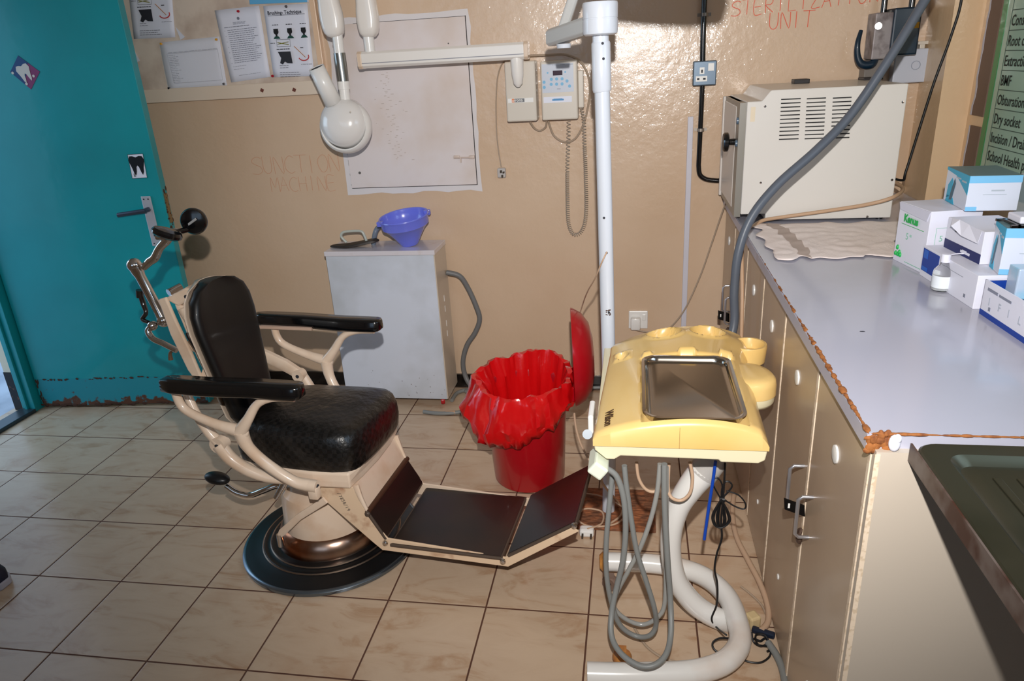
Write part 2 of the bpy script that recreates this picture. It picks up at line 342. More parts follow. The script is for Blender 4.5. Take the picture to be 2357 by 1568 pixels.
# planter-like dark red rubble seen beyond the doorway
o = MB().box((-7.9, 1.9, -.1), (-6.3, 2.5, .25), bev=.04).build('brick_kerb', mat('brick_red', (120, 60, 60), .9, bump=.6, bscale=20, rgb2=(80, 50, 60)), smooth=False)
tag(o, 'dull red brick kerb outside beyond the open doorway', 'kerb')
# ================================================================== DOOR
def on_door(px, py, off=0):
    n = V((.0, 0, 0)); p0 = V((XL+.02, .868, 0)); p1 = V((-1.925, .952, 0)); d = (p1-p0).normalized(); n = V((d.y, -d.x, 0))
    return onp(px, py, n, p0+n*off)
p0 = V((XL+.02, .868, 0)); p1 = V((-1.925, .952, 0)); dd = (p1-p0).normalized(); dn = V((dd.y, -dd.x, 0)); dz = V((0, 0, 1)); DW = (p1-p0).length
door = thing('door_1', 'open teal painted steel door with tooth stickers, beside the doorway', 'door', p0); struct(door)
def dbox(x0, x1, y0, y1, z0, z1, mb=None):
    mb = mb or MB(); mb.prism([p0+dd*x0+dn*y0+dz*z0, p0+dd*x1+dn*y0+dz*z0, p0+dd*x1+dn*y1+dz*z0, p0+dd*x0+dn*y1+dz*z0], dz*(z1-z0)); return mb
dbox(0, DW, 0, -.042, .012, 2.0).build('door_panel', TEAL, door, smooth=False, bev=.002)
dbox(.012, DW-.01, .0015, .0, .014, .155).build('kick_plate', rust_mat('teal_paint_rusting', (28, 140, 155), (88, 52, 34), .66, .74, .4, 26, (0.0, .07)), door, smooth=False)
mb = MB()                                                       # rust bleeding along the kick plate's top and the door's lower edge
for k in range(34):
    x = random.uniform(.02, DW-.02); z = .157+random.uniform(-.006, .003)
    mb.ball(p0+dd*x+dn*.002+dz*z, (random.uniform(.004, .012), .0012, random.uniform(.002, .006)), 8)
for k in range(46):
    x = random.uniform(.0, DW); z = random.uniform(.012, .022)
    mb.ball(p0+dd*x+dn*.002+dz*z, (random.uniform(.008, .02), .0012, random.uniform(.003, .008)), 8)
for k in range(10): mb.ball(p0+dd*(.012+random.uniform(-.006, .008))+dn*.002+dz*random.uniform(.02, .15), (.004, .0012, .012), 8)
mb.build('rust_patch', mat('rust', (70, 42, 28), .8), door)
mb = MB()                                                      # the lock stile's worn edge
for z in [x*.01 for x in range(88, 106)]:
    mb.ball(p1-dn*(.02+random.uniform(-.016, .016))+dz*z+dd*.001, (.0012, random.uniform(.003, .010), random.uniform(.004, .012)), 8)
mb.build('edge_wear', mat('edge_wear', (74, 50, 34), .7), door)
dbox(DW, DW+.002, -.008, -.034, .90, 1.03).build('lock_plate', mat('brassy_lock', (150, 130, 95), .4, .8), door, smooth=False)
hp = on_door(345, 490); hx = (hp-p0).dot(dd)
hpl = dbox(hx-.022, hx+.022, 0, .006, .80, 1.025).build('handle_plate', mat('handle_plate_grey', (190, 192, 200), .35, .3), door, smooth=False, bev=.004)
hz = on_door(335, 482).z
mb = MB(); c = p0+dd*hx+dz*hz; mb.cyl(c, c+dn*.045, .011, .010, 16); mb.tube([c+dn*.042+dd*.008, c+dn*.046-dd*.03-dz*.003, c+dn*.046-dd*.12-dz*.012], [.011, .010, .010], 12); mb.build('lever_handle', mat('lever_dark', (80, 88, 104), .35, .7), door)
mb = MB()
for a, b in ((-.010, 1.012), (.010, 1.012), (-.010, .813), (.010, .813)): disc(mb, p0+dd*(hx+a)+dn*.006+dz*b, dn, .0032)
disc(mb, p0+dd*hx+dn*.006+dz*.865, dn, .006); dbox(hx-.003, hx+.003, .006, .0068, .845, .865, mb); mb.build('keyhole', INK, door)
def tooth(mb, c, ex, ey, s, ez, t=.0006):
    pts = [(-.38, .5), (-.5, .25), (-.42, 0), (-.36, -.2), (-.3, -.5), (-.2, -.62), (-.12, -.4), (-.08, -.15), (0, -.05), (.08, -.15), (.15, -.45), (.22, -.62), (.32, -.45), (.36, -.2), (.42, 0), (.5, .25), (.4, .48), (.2, .5), (0, .42), (-.2, .5)]
    P = [V(c)+ex*x*s+ey*y*s for x, y in pts]
    mb.prism(P, ez*t); return mb
c = on_door(57, 167); st = thing('tooth_sticker', 'diamond shaped blue and magenta sticker with a white tooth, on teal door', 'sticker', c)
def dia(mb, c, ex, ey, pts, t): mb.prism([c+ex*x+ey*y for x, y in pts], dn*t); return mb
q = [on_door(*a) for a in ((42, 128), (92, 165), (72, 206), (24, 166))]
q = [x+dn*.0004 for x in q]; MB().prism(q, dn*.001).build('backing', mat('sticker_magenta', (132, 52, 104), .4), st, smooth=False)
MB().prism([q[0]+dn*.0006, q[0].lerp(q[1], .45)+dn*.0006, q[3].lerp(q[2], .7)+dn*.0006, q[3]+dn*.0006], dn*.0008).build('blue_field', mat('sticker_blue', (24, 66, 120), .4), st, smooth=False)
tl = (q[1]-q[3]).normalized()
ey_ = (dz*.93-dd*.25).normalized(); ex_ = ey_.cross(dn).normalized()
mb = MB(); tooth(mb, c+dn*.002, ex_, ey_, .062, dn)
for a in ((30, 168), (78, 175), (62, 193)):
    disc(mb, on_door(*a)+dn*.002, dn, .0055, .0006)
mb.build('tooth_print', mat('sticker_white', (214, 208, 200), .5), st, smooth=False)
c = on_door(317, 382); st = thing('tooth_sign', 'white upright sticker with a black molar, above the door handle', 'sticker', c)
q = [on_door(*a) for a in ((294, 356), (329, 354), (339, 409), (305, 411))]
q = [x+dn*.0004 for x in q]; MB().prism(q, dn*.001).build('backing', PAPER, st, smooth=False)
mb = MB(); tooth(mb, c+dn*.0016+dz*.006, dd, dz, .072, dn, .0008); text_bm(mb, 'B', on_door(309, 407)+dn*.0018, dd, dz, .020)
for a, b in zip(q, q[1:]+q[:1]):
    mb.tube([a+dn*.001, b+dn*.001], .0009, 4)
mb.build('tooth_print', mat('sticker_black', (14, 18, 24), .4), st, smooth=False)
# ================================================================== BACK WALL THINGS
ez = V((0, -1, 0)); EX = V((1, 0, 0)); EZ = V((0, 0, 1))
def W(px, py, off=0): return ony(px, py, YW-off)
# notice board (lower part of it shows) with its ledge
BZ = 1.402
board = thing('notice_board', 'large cream painted notice board behind the door, papers pinned on it', 'notice board', (-1.7, YW, BZ))
BP = mat('board_cream', (222, 206, 190), .5, rgb2=(196, 176, 160), vscale=7, bump=.2, bscale=30)
MB().box((-2.6, YW-.012, BZ+.05), (-1.222, YW, 2.35)).build('panel', BP, board, smooth=False)
MB().box((-2.6, YW-.024, BZ), (-1.198, YW, BZ+.058)).build('ledge', mat('ledge_cream', (226, 208, 188), .35, coat=.2), board, smooth=False, bev=.003)
MB().box((-1.224, YW-.024, BZ+.058), (-1.198, YW, 2.35)).build('side_frame', mat('side_frame_cream', (224, 190, 158), .35), board, smooth=False, bev=.003)
mb = MB()
for a in ((603, 208), (677, 207)): mb.obox(W(*a, .025), (.014, .002, .014), Matrix.Rotation(.5, 3, 'Y'))
mb.build('stain', mat('ledge_stain', (110, 60, 46), .7), board, smooth=False)
def papersheet(name, label, px, curl=.0):
    q = [W(*a, .0145) for a in px]; c = (q[2]+q[3])/2
    o = thing(name, label, 'notice', c)
    mb = MB(); n = 8; rows = []
    for j in range(n+1):
        r = []
        for i in range(n+1):
            s, t = i/n, j/n
            p = q[0].lerp(q[1], s).lerp(q[3].lerp(q[2], s), t); p = p+ez*(.0025*math.sin(s*5+t*4)*.6+curl*max(0, t-.8)*max(0, abs(s-.5)*2-.6))
            r.append(p)
        rows.append(r)
    mb.loft(rows, cap=False, closed=False); mb.build('sheet', PAPER, o, solid=.0006)
    ex = (q[1]-q[0]).normalized(); ey = (q[0]-q[3]).normalized()
    return o, q, ex, ey
def Pq(q, s, t, off=.0045):
    return q[0].lerp(q[1], s).lerp(q[3].lerp(q[2], s), t)+ez*off
def lines(mb, q, x0, x1, y0, y1, n, h=.0016, rag=.3, seed=0):
    R = random.Random(seed)
    for k in range(n):
        t = y0+(y1-y0)*k/max(1, n-1); x = x0
        xe = x1-(x1-x0)*rag*R.random()
        while x < xe-.01:
            w_ = min(R.uniform(.03, .09), xe-x); a = Pq(q, x, t); b = Pq(q, x+w_, t); d = V((0, 0, h))
            mb.prism([a, b, b+d, a+d], ez*.0004); x += w_+.012
# top-left brushing sheet (cut by the frame)
def brush_marks(o, q, y0, seed):
    """the lower illustrations shared by the two brushing sheets: brush box, dark head, brush on red gum"""
    ink = MB(); a = Pq(q, .20, y0); b = Pq(q, .50, y0+.10)
    for s0, t0, s1, t1 in ((.2, y0, .52, y0), (.52, y0, .52, y0+.1), (.52, y0+.1, .2, y0+.1), (.2, y0+.1, .2, y0)):
        ink.tube([Pq(q, s0, t0), Pq(q, s1, t1)], .0006, 4)
    lines(ink, q, .05, .16, y0+.05, y0+.05, 1, .002, 0, seed)
    hx = [(.2, .17), (.5, .17), (.52, .34), (.40, .335), (.34, .31), (.28, .35), (.22, .33), (.26, .26)]
    ink.prism([Pq(q, s, y0+t) for s, t in hx], ez*.0008)
    lines(ink, q, .18, .5, y0+.14, y0+.14, 1, .003, 0, seed+1); lines(ink, q, .74, .82, y0+.13, y0+.13, 1, .003, 0, seed+2)
    lines(ink, q, .2, .42, y0+.37, y0+.40, 2, .0014, .3, seed+3); lines(ink, q, .72, .98, y0+.36, y0+.36, 1, .0014, 0, seed+4)
    lines(ink, q, .18, .7, y0+.47, y0+.53, 3, .0016, .3, seed+5)
    ink.build('printed_ink', INK, o, smooth=False)
    y = MB(); y.tube([Pq(q, .22, y0+.04), Pq(q, .48, y0+.075)], .0016, 5); y.tube([Pq(q, .22, y0+.065), Pq(q, .48, y0+.035)], .0013, 5); y.build('printed_brush', mat('print_olive', (130, 128, 40), .6), o)
    y = MB(); y.tube([Pq(q, .60, y0+.10), Pq(q, .84, y0+.26)], .0014, 5); y.build('printed_handle', mat('print_orange', (190, 120, 50), .6), o)
    g = MB(); g.tube([Pq(q, .80+.12*math.cos(a), y0+.25+.055*math.sin(a)) for a in [x*.2 for x in range(-2, 15)]], .0022, 6); g.build('printed_gum', mat('print_red', (190, 60, 60), .6), o)
o, q, ex, ey = papersheet('brushing_leaflet', 'brushing leaflet cut off at the top, nearest the teal door', ((290, -75), (390, -82), (404, 86), (308, 90)))
brush_marks(o, q, .42, 3)
# landscape form sheet in a plastic sleeve
o, q, ex, ey = papersheet('printed_form', 'landscape printed form in glossy sleeve, lowest sheet on the notice board', ((367, 98), (504, 84), (523, 198), (388, 207)))
mb = MB()
for s0, t0, s1, t1 in ((.1, .25, .95, .25), (.95, .25, .95, .87), (.95, .87, .13, .87), (.13, .87, .1, .25)): mb.tube([Pq(q, s0, t0), Pq(q, s1, t1)], .0005, 4)
lines(mb, q, .12, .95, .235, .235, 1, .0015, 0, 5); lines(mb, q, .12, .30, .29, .85, 17, .0014, .5, 6); mb.build('printed_ink', GREYINK, o, smooth=False)
q2 = [p+ez*.006 for p in q]; MB().prism(q2, ez*.0004).build('plastic_sleeve', mat('clear_sleeve', (255, 255, 255), .12, alpha=.12, spec=.8), o, smooth=False)
# typed letter
o, q, ex, ey = papersheet('typed_notice', 'tall typed notice with numbered rules, between two other sheets', ((494, 24), (596, 13), (623, 177), (532, 190)))
mb = MB(); disc(mb, Pq(q, .50, .14), ez, .006); lines(mb, q, .36, .66, .19, .215, 3, .0012, .2, 1); lines(mb, q, .14, .72, .25, .25, 1, .0024, 0, 2); lines(mb, q, .2, .92, .29, .74, 17, .0019, .25, 3)
for t in [.29+.45*k/6 for k in range(7)]: disc(mb, Pq(q, .14, t), ez, .0012)
lines(mb, q, .15, .5, .79, .83, 2, .001, .3, 4); lines(mb, q, .25, .8, .92, .92, 1, .001, .1, 8); mb.build('printed_ink', GREYINK, o, smooth=False)
# Brushing- Technique
o, q, ex, ey = papersheet('brushing_poster', 'white sheet headed Brushing- Technique with drawn heads', ((606, 14), (707, 8), (724, 175), (630, 178)))
mb = MB(); text_bm(mb, 'Brushing- Technique', Pq(q, .08, .125), ex, ey, .0205, .0006, bold=.0004, wid=.9); mb.tube([Pq(q, .08, .138), Pq(q, .93, .135)], .0007, 4); mb.build('heading', mat('heading_ink', (40, 44, 60), .7), o, smooth=False)
hair = MB(); shirt = MB()
for s in (.22, .54, .86):
    c = Pq(q, s, .36); hair.lathe([(.0, 0), (.0115, 0), (.0115, .0008), (0, .0008)], c, ez, 14); hair.obox(c+V((0, 0, .007)), (.021, .0012, .009))
    hair.obox(c-V((0, 0, .013)), (.008, .0012, .010)); shirt.prism([c+V((-.016, 0, -.028)), c+V((.016, 0, -.028)), c+V((.008, 0, -.018)), c+V((-.008, 0, -.018))], ez*.0008)
    lines(hair, q, s-.07, s+.07, .27, .27, 1, .0026, 0, 4)
hair.build('printed_heads', mat('print_black', (20, 20, 24), .7), o, smooth=False); shirt.build('printed_shirts', mat('print_green', (20, 70, 60), .7), o, smooth=False)
brush_marks(o, q, .47, 11)
# blue sheet only just in the frame
o, q, ex, ey = papersheet('blue_leaflet', 'sheet with light blue strip at the very top of the notice board', ((560, -120), (700, -128), (711, 5), (574, 10)))
MB().prism([Pq(q, .02, .90), Pq(q, .98, .90), Pq(q, .98, 1.0), Pq(q, .02, 1.0)], ez*.0006).build('blue_strip', mat('leaflet_blue', (96, 170, 214), .5), o, smooth=False)
for px, col, lab in (((549, 26), 'red', 'red pushpin at the top of the typed notice'), ((372, 101), 'yellow', 'yellow pushpin at upper left of the landscape form'), ((499, 91), 'yellow', 'yellow pushpin at upper right of the landscape form'), ((390, 203), 'black', 'black pushpin at lower left of the landscape form'), ((516, 193), 'grey', 'grey pushpin at lower right of the landscape form'), ((628, 175), 'red', 'red pushpin at the foot of the brushing poster'), ((659, 15), 'grey', 'grey pushpin above the Brushing- Technique heading')):
    rgb = {'red': (170, 20, 40), 'yellow': (225, 160, 40), 'black': (20, 20, 25), 'grey': (90, 90, 95)}[col]
    p = W(*px, .0165); o = MB().lathe([(.004, 0), (.0055, .001), (.004, .003), (.003, .006), (.0045, .008), (0, .0085)], p, ez, 14).build('pushpin', mat('pin_'+col, rgb, .3)); tag(o, lab, 'pushpin', 'pushpins on the notice board')
# torn paper scraps
for a, b, c_, nm in (((298, 95), (322, 140), (306, 148), 'torn scrap of paper hanging beside the door edge'), ((404, 62), (426, 85), (416, 92), 'torn white scrap of paper above the landscape form')):
    P = [W(*a, .015), W(*b, .018), W(*c_, .016)]; o = MB().prism(P, ez*.001).build('paper_scrap', PAPER, smooth=False); tag(o, nm, 'paper scrap')
# ------------------------------------------------------------ wall hatch
hx0, hx1, hz0, hz1 = W(811, 432).x, W(1098, 422).x, W(1098, 424).z, W(1074, 37).z
hat = thing('wall_hatch', 'whitewashed square service hatch cover set in the back wall', 'hatch', ((hx0+hx1)/2, YW, hz0))
WASH = mat('whitewash', (222, 212, 210), .5, rgb2=(208, 188, 172), vscale=3.0, vlo=.45, vhi=.75, bump=.25, bscale=18)
mb = MB(); R = random.Random(4); pts = []                       # brushed border of paint, ragged outline
for (xa, za), (xb, zb) in (((hx0-.022, hz0-.028), (hx1+.018, hz0-.028)), ((hx1+.018, hz0-.028), (hx1+.018, hz1+.026)), ((hx1+.018, hz1+.026), (hx0-.022, hz1+.026)), ((hx0-.022, hz1+.026), (hx0-.022, hz0-.028))):
    for k in range(12):
        t = k/12; pts.append((xa+(xb-xa)*t+R.uniform(-.006, .006), YW-.0015, za+(zb-za)*t+R.uniform(-.006, .006)))
mb.prism([V(p) for p in pts], (0, .001, 0)); mb.build('paint_border', mat('border_white', (220, 214, 214), .45, bump=.2, bscale=20), hat, smooth=False)
MB().box((hx0, YW-.006, hz0), (hx1, YW, hz1)).build('cover', WASH, hat, smooth=False, bev=.001)
mb = MB(); t = .0028
mb.box((hx0, YW-.0025, hz0-t), (hx1+t, YW, hz0)).box((hx1, YW-.0025, hz0), (hx1+t, YW, hz1+t)).box((hx0+.10, YW-.0025, hz1), (hx1, YW, hz1+t*.6))
for k in range(14): z = hz0+.01+k*.045; mb.box((hx0-.002, YW-.0025, z), (hx0, YW, z+R.uniform(.006, .03)))
mb.build('gap', mat('gap_black', (14, 12, 12), .8), hat, smooth=False)
b0 = W(1047, 362, .006); mb = MB(); mb.box(b0+V((-.005, -.008, -.006)), b0+V((.022, 0, .008)), bev=.002); mb.cyl(b0+V((.0, -.008, 0)), b0+V((.085, -.008, -.003)), .0032, .0032, 10); mb.box(b0+V((.066, -.012, -.008)), b0+V((.09, 0, .006)), bev=.002); mb.obox(b0+V((.028, -.010, -.012)), (.006, .006, .022))
mb.build('bolt_latch', mat('painted_latch', (208, 190, 178), .4), hat)
mb = MB(); disc(mb, W(828, 398, .006), ez, .006, .001); disc(mb, W(1032, 100, .006), ez, .0028, .001); mb.build('screw_hole', mat('hole_grey', (96, 92, 90), .7), hat)
mb = MB()
for k in range(60):
    x = hx0+.17+R.gauss(.02, .03)+k*.0009; z = hz1-.20-k*.0062; mb.box((x, YW-.0066, z), (x+R.uniform(.004, .014), YW-.006, z+.0018))
mb.build('pencil_marks', mat('pencil', (184, 168, 158), .8), hat, smooth=False)
# ------------------------------------------------------------ handwriting on the wall
CRAY = mat('red_crayon', (226, 96, 70), .6); FAINT = mat('faint_red_crayon', (206, 150, 120), .6)
wr = MB(); a = W(1682, 38, .001); b_ = W(1975, 8, .001); scrawl(wr, 'STERILIZATION', a, b_-a, EZ, .052, .0013, .80, .04); a = W(1768, 68, .001); scrawl(wr, 'UNIT', a, EX, EZ, .058, .0014, .72)
o = wr.build('wall_writing', CRAY); tag(o, 'red crayon handwriting STERILIZATION UNIT on wall above the steriliser', 'writing')
wr = MB(); a = W(582, 402, .001); b_ = W(775, 396, .001); scrawl(wr, 'SUNCTION', a, EX, EZ, .078, .0009, .69, .03); a = W(625, 442, .001); scrawl(wr, 'MACHINE', a, EX, EZ, .066, .0008, .70, .03)
o = wr.build('wall_writing', FAINT); tag(o, 'faint red handwriting SUNCTION MACHINE on wall left of the hatch', 'writing')
# white cable trunking
x = W(1581, 520).x; o = MB().box((x-.011, YW-.014, .05), (x+.011, YW, W(1590, 268).z), bev=.002).build('cable_trunking', mat('trunking_white', (206, 204, 214), .4), smooth=False); tag(o, 'narrow white vertical cable trunking on the wall beside the pole', 'trunking')
# skirting-height socket with plug
def socket(name, label, cpx, w_, h_, body, d=.03):
    c = W(*cpx); o = thing(name, label, 'socket', (c.x, YW, c.z-h_/2)); MB().box((c.x-w_/2, YW-d, c.z-h_/2), (c.x+w_/2, YW, c.z+h_/2), bev=.004).build('body', body, o, smooth=False); return o, c
o, c = socket('wall_socket', 'white low wall socket with a switch and white plug in it', (1469, 735), .086, .086, OFFWHITE, .010)
MB().box((c.x+.018, YW-.014, c.z-.002), (c.x+.034, YW-.009, c.z+.028), bev=.002).build('switch', OFFWHITE, o, smooth=False)
o2 = MB().box((c.x-.034, YW-.045, c.z-.040), (c.x+.010, YW-.010, c.z+.018), bev=.008).build('mains_plug', OFFWHITE); tag(o2, 'white mains plug pushed into the low wall socket', 'plug')
pp = [(c.x-.012, YW-.03, c.z-.04), W(1487, 764, .03), W(1525, 766, .03), W(1570, 722, .03), W(1610, 640, .03), W(1640, 555, .05), W(1662, 490, .09), onx(1672, 465, .49)]
o = MB().tube(spl(pp, 8), .0035, 8).build('power_cord', GREYCORD); tag(o, 'thin beige power cord rising from the low wall socket to the steriliser', 'cord')
# black conduit and metal socket
GUN = mat('grey_metal_socket', (92, 108, 124), .35, .4)
cond = thing('electrical_conduit', 'black steel conduit running down the back wall and turning right', 'conduit', W(1655, 417))
def WP(px, py, off=.02): return W(px, py, off)
pp = spl([WP(1624, -60), WP(1619, 60), WP(1617, 150)], 4); MB().tube(pp, .011, 12).build('pipe', BLACKPL, cond)
pp = [WP(1617, 190), WP(1612, 300), WP(1608, 380)]+spl([WP(1608, 380), WP(1611, 402), WP(1626, 413), WP(1650, 416)], 5)+[WP(1680, 417)]; MB().tube(pp, .010, 12).build('pipe', BLACKPL, cond)
mb = MB()
for a in ((1621, 34), (1612, 298)):
    p = WP(*a, .0); mb.box(p+V((-.026, -.004, -.006)), p+V((.026, 0, .006))); mb.lathe([(.0135, -.006), (.0135, .006)], p+V((0, -.02, 0)), EZ, 16)
mb.build('saddle_clip', mat('clip_grey', (150, 140, 130), .4, .5), cond)
o, c = socket('metal_socket', 'grey metalclad switched socket on the black conduit', (1620, 168), .090, .092, GUN, .045)
mb = MB(); f = YW-.045; mb.box((c.x+.012, f-.003, c.z+.008), (c.x+.034, f, c.z+.036)); mb.box((c.x-.020, f-.001, c.z-.002), (c.x-.002, f, c.z+.022)); mb.box((c.x-.034, f-.001, c.z-.030), (c.x+.010, f, c.z-.010)); mb.build('insert', OFFWHITE, o, smooth=False)
mb = MB(); mb.box((c.x-.014, f-.0018, c.z+.002), (c.x-.008, f, c.z+.014)).box((c.x-.029, f-.0018, c.z-.024), (c.x-.020, f, c.z-.017)).box((c.x-.006, f-.0018, c.z-.024), (c.x+.004, f, c.z-.017)); mb.build('pin_hole', INK, o, smooth=False)
# isolator switch, upper right
BG = mat('dark_teal_enamel', (10, 36, 54), .35, coat=.15)
c = W(2040, 90); iso = thing('isolator_switch', 'dark teal and grey metal isolator switch with curved side lever', 'switch', (c.x, YW, W(2040, 140).z))
x0, x1, x2, z0, z1 = W(1992, 90).x, W(2032, 90).x, W(2090, 90).x, W(2040, 128).z, W(2040, 30).z
MB().box((x0, YW-.10, z0-.01), (x1, YW, z1), bev=.004).build('side_cover', mat('worn_silver_enamel', (150, 142, 142), .5, .35, rgb2=(110, 100, 100), vscale=25), iso, smooth=False)
MB().box((x1-.004, YW-.115, z0), (x2, YW, z1+.012), bev=.006).build('front_cover', BG, iso, smooth=False)
MB().box((x2-.035, YW-.117, z1-.06), (x2-.006, YW-.115, z1-.04)).build('warning_label', mat('label_yellow', (190, 140, 20), .5), iso, smooth=False)
mb = MB(); mb.tube(spl([WP(1982, 70, .08), WP(1974, 100, .09), WP(1974, 130, .09), WP(1984, 148, .09), WP(2006, 148, .09), WP(2016, 132, .08)], 6), [.007, .010, .012, .014, .015, .012], 12); mb.build('lever', BG, iso)
MB().cyl(WP(2022, 60, .10), WP(2022, 60, .108), .012, .012, 16).build('screw', CHROME, iso)
mb = MB(); mb.box(V((x0-.01, YW-.07, z0-.075)), V((x1, YW, z0-.012)), bev=.003); mb.build('lower_box', mat('worn_grey', (120, 112, 105), .5), iso, smooth=False)
for px, nm in ((2037, 'black conduit entering the isolator switch from above'), (2100, 'second black conduit right of the isolator switch, nearer the corner')):
    p = WP(px-4, 30, .05); o = MB().tube([V((p.x+.004, p.y, 2.69)), V((p.x, p.y, p.z+(.0 if px < 2050 else -.06)))], .011, 12).build('conduit_pipe', BLACKPL); tag(o, nm, 'conduit', 'conduits down to the isolator')
c0 = W(2092, 150); o = thing('switch_box', 'light grey square switch box right of the isolator', 'switch', (c0.x, YW, W(2092, 190).z))
q = [W(2056, 122, .05), W(2126, 114, .05), W(2121, 184, .05), W(2046, 190, .05)]
MB().box((c0.x-.068, YW-.05, c0.z-.062), (c0.x+.055, YW, c0.z+.058), bev=.004).build('body', mat('switch_grey', (196, 200, 212), .35), o, smooth=False)
mb = MB(); mb.lathe([(.016, 0), (.016, .003), (.0145, .003), (.0145, 0)], (c0.x+.008, YW-.05, c0.z), ez, 24, cap=False); mb.build('knock_out', mat('switch_grey2', (150, 156, 170), .4), o)
p = W(2118, 100, .02); o = MB().box(p+V((-.006, -.02, -.055)), p+V((.012, .02, .0))).box(p+V((-.014, -.022, -.004)), p+V((.022, .02, .008))).build('cable_cleat', BEIGEPL, smooth=False, bev=.002); tag(o, 'small cream cable cleat above the grey switch box', 'cleat')
# ------------------------------------------------------------ x-ray unit
XR = mat('xray_ivory', (238, 233, 227), .25, coat=.4); XG = mat('xray_grey', (212, 203, 190), .32)
xr = thing('xray_machine', 'ivory wall mounted dental x-ray machine with folding arm and round head', 'x-ray machine', W(1195, 282))
def Y(px, py, y): return ony(px, py, y)
bx0, bx1, bz0, bz1 = Y(1160, 145, 1.13).x, Y(1231, 145, 1.13).x, Y(1198, 280, 1.13).z, Y(1195, 141, 1.13).z
MB().box((bx0, 1.13, bz0), (bx1, YW, bz1), bev=.006).build('wall_box', XG, xr, smooth=False)
f = 1.13; lz = Y(1195, 231, f).z; lx = Y(1195, 231, f).x
MB().box((bx0+.008, f-.001, lz-.009), (bx1-.012, f, lz+.008)).build('nameplate', OFFWHITE, xr, smooth=False)
MB().box((lx-.030, f-.002, lz-.007), (lx-.019, f-.001, lz+.007)).build('logo_orange', mat('logo_orange', (226, 120, 40), .5), xr, smooth=False)
MB().box((lx-.019, f-.002, lz-.007), (lx+.022, f-.001, lz+.007)).build('logo_grey', mat('logo_grey', (110, 112, 116), .5), xr, smooth=False)
mb = MB(); text_bm(mb, 'sirona', (lx-.0285, f-.0024, lz-.0045), EX, EZ, .0175, .0004, bold=.0002, wid=1.0); mb.build('logo_lettering', OFFWHITE, xr, smooth=False)
pv = Y(1190, 140, 1.075); mb = MB(); mb.lathe([(.027, .02), (.0265, 0), (.024, -.05), (.018, -.085), (.006, -.098)], pv, EZ, 24); mb.build('pivot_socket', XR, xr)
# horizontal extension arm
ya = 1.075; L0 = Y(829, 138, ya); R0 = Y(1216, 117, ya); zc = (L0.z+R0.z)/2; hh = (Y(1205, 97, ya).z-Y(1205, 137, ya).z)/2
mb = MB(); sec = [(-.6, -1), (.6, -1), (1, -.7), (1, .7), (.6, 1), (-.6, 1), (-1, .7), (-1, -.7)]
def arm(mb, xa, xb, yc, zc, hy, hz): return mb.loft([[V((x, yc+a*hy, zc+b*hz)) for a, b in sec] for x in (xa, xb)])
arm(mb, L0.x+.015, R0.x-.014, ya, zc, .030, hh); mb.build('extension_arm', XR, xr, smooth=False, bev=.002)
MB().box((L0.x+.016, ya-.0315, zc-.014), (R0.x-.015, ya-.029, zc-.011)).build('groove', mat('groove_grey', (150, 150, 158), .5), xr, smooth=False)
mb = MB(); arm(mb, L0.x-.003, L0.x+.016, ya, zc, .032, hh+.002); arm(mb, R0.x-.015, R0.x+.002, ya, zc, .032, hh+.002); mb.build('end_cap', mat('xray_cap', (224, 200, 176), .3, coat=.4), xr, smooth=False, bev=.003)
# second post, elbow and the two folded arms that go up out of the picture
p = Y(851, 112, ya); mb = MB(); mb.cyl((p.x, ya, zc+hh-.004), (p.x, ya, Y(851, 78, ya).z), .021, .0215, 20); mb.build('post', OFFWHITE, xr)
def elbow(pxc, y, top, tilt, w_):
    """rounded arm shell: rounded lower end, rising out of the frame"""
    mb = MB(); b = Y(pxc, 84, y); r = w_/2; d = V((tilt, 0, 1)).normalized(); s = V((1, 0, 0)); rings = []
    for k, (z, f) in enumerate(((-.045, .30), (-.040, .62), (-.028, .88), (-.008, 1.02), (.02, 1.10), (.05, 1.08), (.08, .98), (.12, .94), (top, .92))):
        c = b+V((0, 0, .040))+d*z; rings.append([c+V((math.copysign(abs(math.cos(t))**.6, math.cos(t))*r*f, math.copysign(abs(math.sin(t))**.7, math.sin(t))*.036*min(1, f+.1), 0)) for t in [2*math.pi*j/24 for j in range(24)]])
    return mb.loft(rings)
elbow(851, ya, .62, .02, .080).build('folding_arm', XR, xr); yh = 1.0
elbow(770, yh, .60, -.055, .082).build('folding_arm', XR, xr)
a0, a1 = Y(850, -30, ya), Y(765, -30, yh); MB().box((a1.x-.05, yh-.03, a0.z+.46), (a0.x+.05, ya+.03, a0.z+.55), bev=.02).build('arm_joint', XR, xr, smooth=False)
mb = MB(); t0, t1, t2, t3 = Y(777, 84, yh), Y(781, 122, yh), Y(790, 187, yh), Y(796, 240, yh)
MB().tube([t0+V((0, 0, .03)), t1], .0205, 20).build('down_tube', OFFWHITE, xr); MB().tube([t1, t2], .0235, 20).build('chrome_sleeve', mat('brushed_sleeve', (150, 150, 146), .3, .9), xr); MB().tube([t2, t2.lerp(t3, .35), t2.lerp(t3, .36), t3-V((0, 0, .02))], [.0235, .0235, .021, .021], 20).build('yoke', OFFWHITE, xr)
hc = Y(797, 292, yh); hr = .107
ax = V((.06, -1, .18)).normalized()
mb = MB(); mb.lathe([(.0, -.075), (hr*.6, -.068), (hr*.88, -.045), (hr, -.01), (hr, .012), (hr*.97, .026), (hr*.90, .034), (hr*.86, .032), (hr*.84, .026)], hc, ax, 48, cap=False); mb.build('head_housing', OFFWHITE, xr)
